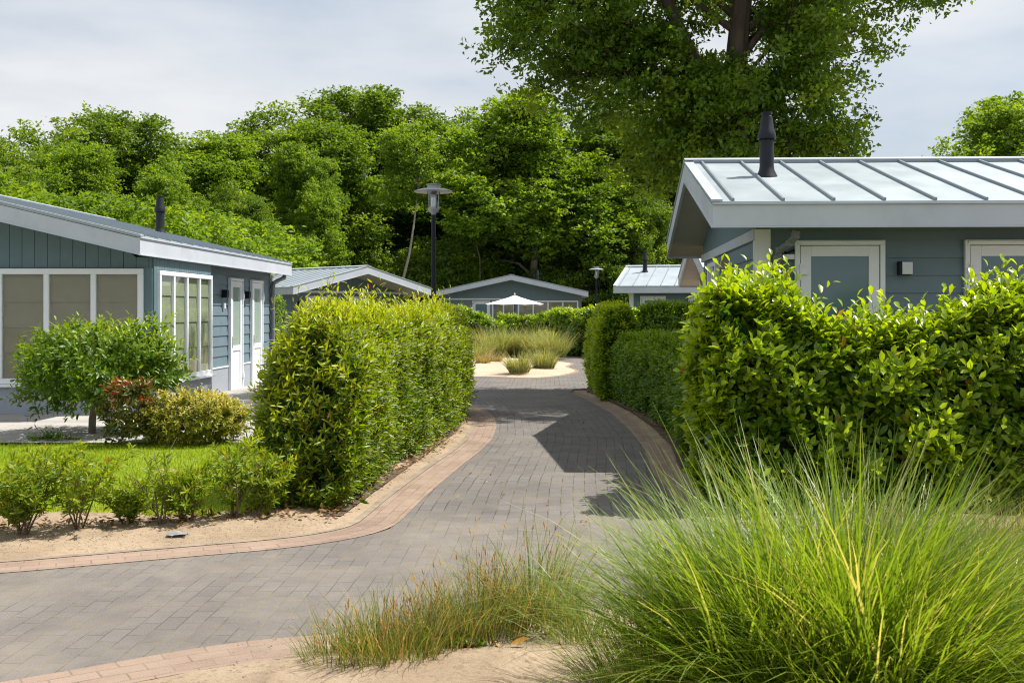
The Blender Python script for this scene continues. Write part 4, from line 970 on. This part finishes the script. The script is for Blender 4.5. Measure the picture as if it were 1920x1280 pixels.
# fallen leaves
def litter(name,P,L,seed,label):
    g=np.random.default_rng(seed); n=len(P); LV=Leaves(); D=rdir(n,g); D[:,2]*=.25; Nn=nrm(np.array([0,0,1.])+g.normal(size=(n,3))*.35)
    LV.add(P,D,Nn,L*g.uniform(.6,1.3,n),L*.5*g.uniform(.6,1.2,n),g.uniform(0,1,n),(g.uniform(0,1,n)<.3)*1.); o=LV.build(name,M['litter'],None,1,droop=-.15); tag(o,label,kind='stuff')
g=np.random.default_rng(9)
def strip(n,f,y0,y1,w): y=g.uniform(y0,y1,n); return np.stack([f(y)+g.normal(size=n)*w,y,np.full(n,.095)],1)
Pl=np.concatenate([strip(420,lambda y:lx(y)-.52,8.2,16,.07),strip(300,lambda y:rx(y)+.45,11,21,.1)])
a=g.uniform(0,1,500); Pq=np.stack([-4.6+a*3.0,7.55+a*.75+g.normal(size=500)*.12,np.full(500,.1)],1)
Ps=np.stack([g.uniform(-.9,1.5,60),g.uniform(4.7,5.4,60),np.full(60,.075)],1)
litter('leaf_litter',np.concatenate([Pl,Pq,Ps]),.05,3,'scattered dry leaves along the hedge feet and verge')
nn=60; litter('road_litter',np.stack([g.uniform(-1,1.2,nn),g.uniform(6,26,nn),np.full(nn,.045)],1),.045,4,'few dry leaves scattered on the pavers')
x_,y_=gd(955,1243); LV=Leaves(); LV.add(np.array([[0,0,0.]]),np.array([[1,-.1,.15]]),np.array([[0,-.3,1.]]),.10,.05,1,.6); o=LV.build('fallen_leaf',M['litter'],None,1,droop=-.2); o.location=(x_,y_,.09); tag(o,'single curled brown leaf lying on the foreground sand','leaf')
x_,y_=gd(335,1020); b=MB(); gg=random.Random(3)
vs=[(gg.uniform(-.02,.02)+.12*(i%5-2)/4,gg.uniform(-.01,.01)+.05*(i//5-1),gg.uniform(0,.02)) for i in range(15)]
b.add(vs,[(i,i+1,i+6,i+5) for i in (0,1,2,3,5,6,7,8)]); o=b.build('plastic_scrap',M['scrap'],None); o.location=(x_,y_,.07); s=o.modifiers.new('s','SOLIDIFY'); s.thickness=.003; tag(o,'flattened clear plastic scrap on the sandy verge','litter')
# pebbles and crumbs on the sand: uncountable
g=np.random.default_rng(12); n=1500
Pp=np.concatenate([np.stack([g.uniform(-4.5,-1.2,900),7.0+g.uniform(0,1.2,900),np.full(900,.08)],1),np.stack([g.uniform(-1.5,3,600),g.uniform(4.5,5.5,600),np.full(600,.068)],1)])
dist=lx(Pp[:,1])-Pp[:,0]; Pp=Pp[(dist>.42)|(Pp[:,1]<5.6)]; n=len(Pp)
sz=g.uniform(.002,.006,n)[:,None]; oct_=np.array([(1,0,0),(0,1,0),(-1,0,0),(0,-1,0),(0,0,.7),(0,0,-.7)]); V=(Pp[:,None]+oct_[None]*sz[:,None]*g.uniform(.6,1.4,(n,6,1)))
ti=np.array([(0,1,4),(1,2,4),(2,3,4),(3,0,4),(1,0,5),(2,1,5),(3,2,5),(0,3,5)]); T=(np.arange(n)[:,None,None]*6+ti[None]).reshape(-1,3)
o=np_mesh('pebbles',V.reshape(-1,3),T,simple('pebble',(.3,.25,.19),.9,.5,30)); tag(o,'fine pebbles and crumbs on the sand',kind='stuff')

# ------------------------------------------------------------------ trees
ox,oy=3.72,21.0
tree('oak_tree',[(-4.0,0,6.6,1.0,1.5,.9),(-3.2,.3,7.8,1.5,2,1.4),(-2.0,-.5,8.3,2.1,2.4,1.7),(-2.4,1,6.6,1.3,1.5,.8),(0,0,7.6,2.0,2.4,2.4),(2.0,.4,8.6,1.9,2.2,1.9),(3.4,0,8.6,1.3,1.5,1.2),(4.1,.2,9.0,.9,1.2,.8),(.3,0,5.3,1.7,1.8,1.25),(-.9,.5,5.9,1.6,1.7,1.4),(1.1,.2,6.4,1.4,1.6,1.4),(-1.9,.6,5.6,1.2,1.4,1.3),(-.4,.8,4.6,1.4,1.2,.9),(1.4,.6,4.9,1.2,1.2,.9),(0,0,11.0,3.8,3.8,2.2)],
     3.6,.34,'big oak towering over the right bungalow with its trunk in view','oak','bark',nclust=520,per=280,leaf=.118,lw=.62,cr=.5,bare=True,taper=.55,seed=3,base=(ox,oy,0),lean=(.1,0),detail=0,nlimb=20,zsq=.7)
# archetypes of the wood behind
def crown(seed,n,rx,z0,z1,r0,r1):
    g=np.random.default_rng(seed); out=[(0,0,(z0+z1)/2,rx*.55,rx*.5,(z1-z0)*.36)]
    for i in range(n):
        t=g.uniform(0,1)**.8; z=z0+(z1-z0)*t; w=rx*(1-.75*max(t-.35,0)**1.3*1.4)*(.75+.25*min(t*3,1)); a=g.uniform(0,6.28); q=g.uniform(.35,1)**.6
        r=g.uniform(r0,r1); out.append((math.cos(a)*w*q,math.sin(a)*w*q*.85,z,r,r*.9,r*g.uniform(.7,1.25)))
    return out
A=tree('broadleaf_tree',crown(1,22,4.2,4.2,12.6,.9,1.9),2.5,.26,'x','tree_a','bark2',nclust=420,per=230,leaf=.19,lw=.62,cr=.66,seed=21,zsq=.75,tipk=.8,nlimb=14)
B=tree('broadleaf_tree',crown(2,20,3.6,3.2,12.4,.9,1.8),2.0,.22,'x','tree_b','bark2',nclust=380,per=230,leaf=.19,lw=.66,cr=.62,seed=22,zsq=.85,tipk=.8,nlimb=14)
C_=tree('broadleaf_tree',crown(3,20,4.0,5.0,13.0,.8,1.7),3.2,.24,'x','tree_c','bark2',nclust=340,per=220,leaf=.19,lw=.62,cr=.62,seed=23,zsq=.7,tipk=.8,nlimb=14)
D_=tree('understorey_tree',[(0,0,2.9,2.4,2.0,2.2),(-1.6,0,1.9,1.8,1.6,1.6),(1.6,0,2.0,1.8,1.6,1.7)],.4,.10,'x','tree_c','bark2',nclust=120,per=200,leaf=.2,lw=.6,cr=.7,seed=24,cat='small tree')
E_=tree('understorey_tree',[(0,0,3.6,2.2,2.0,2.6),(-1.2,0,2.2,1.8,1.6,1.8),(1.4,0,2.4,1.8,1.6,1.9)],.4,.10,'x','tree_b','bark2',nclust=120,per=200,leaf=.2,lw=.6,cr=.7,seed=25,cat='small tree')
HT={id(A):13.9,id(B):13.7,id(C_):14.1,id(D_):5.1,id(E_):6.2}
used=set()
def put(src,px_,top,Y_,label,rz=0,sx=1.0,group='trees of the wood behind the bungalows'):
    x_=(px_-PX)/F*Y_; zt=H+(PY-top)/F*Y_; s=zt/HT[id(src)]
    o=src if id(src) not in used else copy_tree(src)
    used.add(id(src)); o.location=(x_,Y_,0); o.rotation_euler=(0,0,rz); o.scale=(s*sx,s*sx,s)
    tag(o,label,'tree' if HT[id(src)]>8 else 'small tree',group)
# skyline trees, left to right
put(A,45,208,50,'leftmost wood tree rising above the left bungalow roof',.3,1.15)
put(C_,232,200,66,'dark round-headed tree, second crown from the left on the skyline',1.2,1.3)
put(B,385,248,62,'lower tree in the dip of the skyline left of the highest crowns',2.2,1.35)
put(A,560,190,74,'wide tree with drooping left side at the start of the highest crowns',2.6,1.35)
put(C_,705,158,80,'highest crown on the skyline left of the near street lamp',.4,1.5)
put(A,835,196,82,'tree crown on the skyline directly above the near street lamp',4.2,1.25)
put(B,1000,176,72,'light green tree left of the big oak',.8,1.4)
put(C_,1120,190,80,'dark tree between the light green tree and the oak',3.3,1.5)
put(A,1250,200,84,'tree hidden behind the oak crown',5.2,1.0)
put(A,1385,290,84,'tree peeping out behind the ridge of the right bungalow',1.9,.9)
put(B,1885,165,50,'tree at the right edge above the bungalow ridge',3.9,1.35)
put(C_,2050,190,56,'tree beyond the right edge of the picture',1.1,1.0)
# second storey in front
put(B,155,268,46,'bright bushy tree behind the left bungalow ridge',1.7,1.1)
put(B,300,300,52,'bright tree right of the left bungalow flue',4.6,1.0)
put(A,440,330,58,'mid-green tree above the far end of the left bungalow roof',3.0,.8)
put(B,575,262,62,'bright maple-like tree above the far left bungalow',5.5,.85)
put(A,20,300,42,'tree at the left picture edge above the roof',5.0,.8)
put(C_,660,330,78,'slim dark tree behind the far left bungalow gable',2.1,.7)
put(C_,770,300,78,'thin-trunked tree left of the near street lamp pole',5.9,.8)
put(A,900,330,82,'tree behind the far middle bungalow left of its ridge',1.3,.75)
put(C_,1060,330,76,'tree behind the far middle bungalow right of its ridge',.2,.75)
put(A,1190,340,74,'tree behind the small far bungalow flue',3.6,.7)
put(C_,1310,400,74,'tree behind the soffit of the right bungalow',2.9,.7)
tree('slender_tree',[(0.9,0,11.5,1.8,1.6,1.6),(1.6,0,9.5,1.5,1.3,1.0),(0,0,9.0,1.2,1.2,.9)],7.5,.13,'slender leaning pale-trunked tree left of the near street lamp','tree_b','bark3',nclust=60,per=200,leaf=.19,lw=.62,cr=.66,seed=77,base=((738-PX)/F*66,66,0),lean=(1.7,0),nlimb=6,group='trees of the wood behind the bungalows')
tree('slender_tree',[(0,0,8.5,1.5,1.4,1.3),(-.6,0,7,1.2,1.2,.9)],5.5,.10,'thin-stemmed tree right of the near street lamp above the far middle bungalow','tree_a','bark2',nclust=50,per=200,leaf=.19,lw=.62,cr=.66,seed=78,base=((905-PX)/F*70.5,70.5,0),lean=(-.6,0),nlimb=5,group='trees of the wood behind the bungalows')
# understorey
k=0
for row,(Yr,tp0) in enumerate(((73,470),(88,440))):
    for px_ in range(330 if row==0 else 300,1420,62 if row==0 else 75):
        s_=D_ if (k*7)%3 else E_
        put(s_,px_+random.uniform(-15,15),tp0+random.uniform(-25,22),Yr+random.uniform(-2,3),'bushy understorey tree in the dark wood edge behind the bungalows',random.uniform(0,6),1.0,'understorey along the wood edge'); k+=1
for px_,tp_,Y_ in ((-60,330,38),(90,360,36),(230,380,38),(370,400,42),(470,410,47)):
    put(E_,px_,tp_,Y_,'leafy low tree filling the gap just above the left bungalow roof',random.uniform(0,6),1.35,'low trees just behind the left bungalow')

for i,(x_,y_,h_) in enumerate(((-12,-9,8),(-5,-12,9),(3,-11,8.5))):  # unseen trees added so the window panes have something to reflect
    o=copy_tree(A if i!=1 else B); o.location=(x_,y_,0); o.scale=(h_/13.9,)*3; o.rotation_euler=(0,0,i*2.1)
    tag(o,'unseen %s tree added behind the camera for window reflections'%['left','middle','right'][i],'tree','trees added behind the camera for reflections')
# ------------------------------------------------------------------ light, sky
S=Vector((2.04,.75,3.66)).normalized()
sun=bpy.data.lights.new('sun','SUN'); sun.energy=5.0; sun.angle=R(.53); sun.color=(1,.955,.88)
so=bpy.data.objects.new('sun',sun); COL.objects.link(so); so.rotation_euler=S.to_track_quat('Z','Y').to_euler()
w=bpy.data.worlds.new('World'); scene.world=w; w.use_nodes=True; nt=w.node_tree; nt.nodes.clear(); Lk=nt.links.new
out=nt.nodes.new('ShaderNodeOutputWorld'); bg=N(nt,'ShaderNodeBackground'); bg.inputs[1].default_value=.1
sky=N(nt,'ShaderNodeTexSky'); sky.sky_type='NISHITA'; sky.sun_disc=False; sky.sun_elevation=math.asin(S.z); sky.sun_rotation=math.atan2(S.x,S.y); sky.air_density=1.2; sky.dust_density=1.5
tc=N(nt,'ShaderNodeTexCoord'); mp=N(nt,'ShaderNodeMapping'); mp.inputs['Scale'].default_value=(1,1,3.6); mp.inputs['Location'].default_value=(.3,.1,.2); Lk(tc.outputs['Generated'],mp.inputs[0])
n1=N(nt,'ShaderNodeTexNoise',Scale=2.1,Detail=5.0,Roughness=.48); Lk(mp.outputs[0],n1.inputs['Vector'])
n1.inputs['Distortion'].default_value=.5
r1=N(nt,'ShaderNodeMapRange'); Lk(n1.outputs['Fac'],r1.inputs[0]); r1.inputs[1].default_value=.30; r1.inputs[2].default_value=.62; r1.inputs[3].default_value=.7; r1.inputs[4].default_value=.97
n2=N(nt,'ShaderNodeTexNoise',Scale=2.3,Detail=7.0,Roughness=.52); Lk(mp.outputs[0],n2.inputs['Vector'])
r2=N(nt,'ShaderNodeMapRange'); Lk(n2.outputs['Fac'],r2.inputs[0]); r2.inputs[1].default_value=.38; r2.inputs[2].default_value=.6
cm=N(nt,'ShaderNodeMix',data_type='RGBA'); Lk(r2.outputs[0],cm.inputs[0]); cm.inputs[6].default_value=(4.1,4.6,5.3,1); cm.inputs[7].default_value=(6.1,6.2,6.35,1)
mx=N(nt,'ShaderNodeMix',data_type='RGBA'); Lk(r1.outputs[0],mx.inputs[0]); Lk(sky.outputs[0],mx.inputs[6]); Lk(cm.outputs[2],mx.inputs[7])
Lk(mx.outputs[2],bg.inputs[0]); Lk(bg.outputs[0],out.inputs[0])

# ------------------------------------------------------------------ camera
cam=bpy.data.cameras.new('camera'); co=bpy.data.objects.new('camera',cam); COL.objects.link(co); scene.camera=co
co.location=(0,0,H); co.rotation_euler=(R(90),0,0)
cam.sensor_width=36; cam.lens=F*36/1920; cam.shift_x=(960-PX)/1920; cam.shift_y=(PY-640)/1920
cam.clip_end=1500; cam.clip_start=.05
cam.dof.use_dof=True; cam.dof.focus_distance=12; cam.dof.aperture_fstop=8
scene.view_settings.view_transform='Standard'; scene.view_settings.look='None'; scene.view_settings.exposure=.5; scene.view_settings.gamma=1
scene.cycles.max_bounces=6; scene.cycles.transparent_max_bounces=8; scene.cycles.diffuse_bounces=3; scene.cycles.glossy_bounces=3; scene.cycles.transmission_bounces=4
scene.cycles.use_denoising=True; scene.cycles.denoising_prefilter='NONE'; scene.cycles.filter_width=1.15; scene.render.filter_size=1.15; scene.cycles.sample_clamp_indirect=6
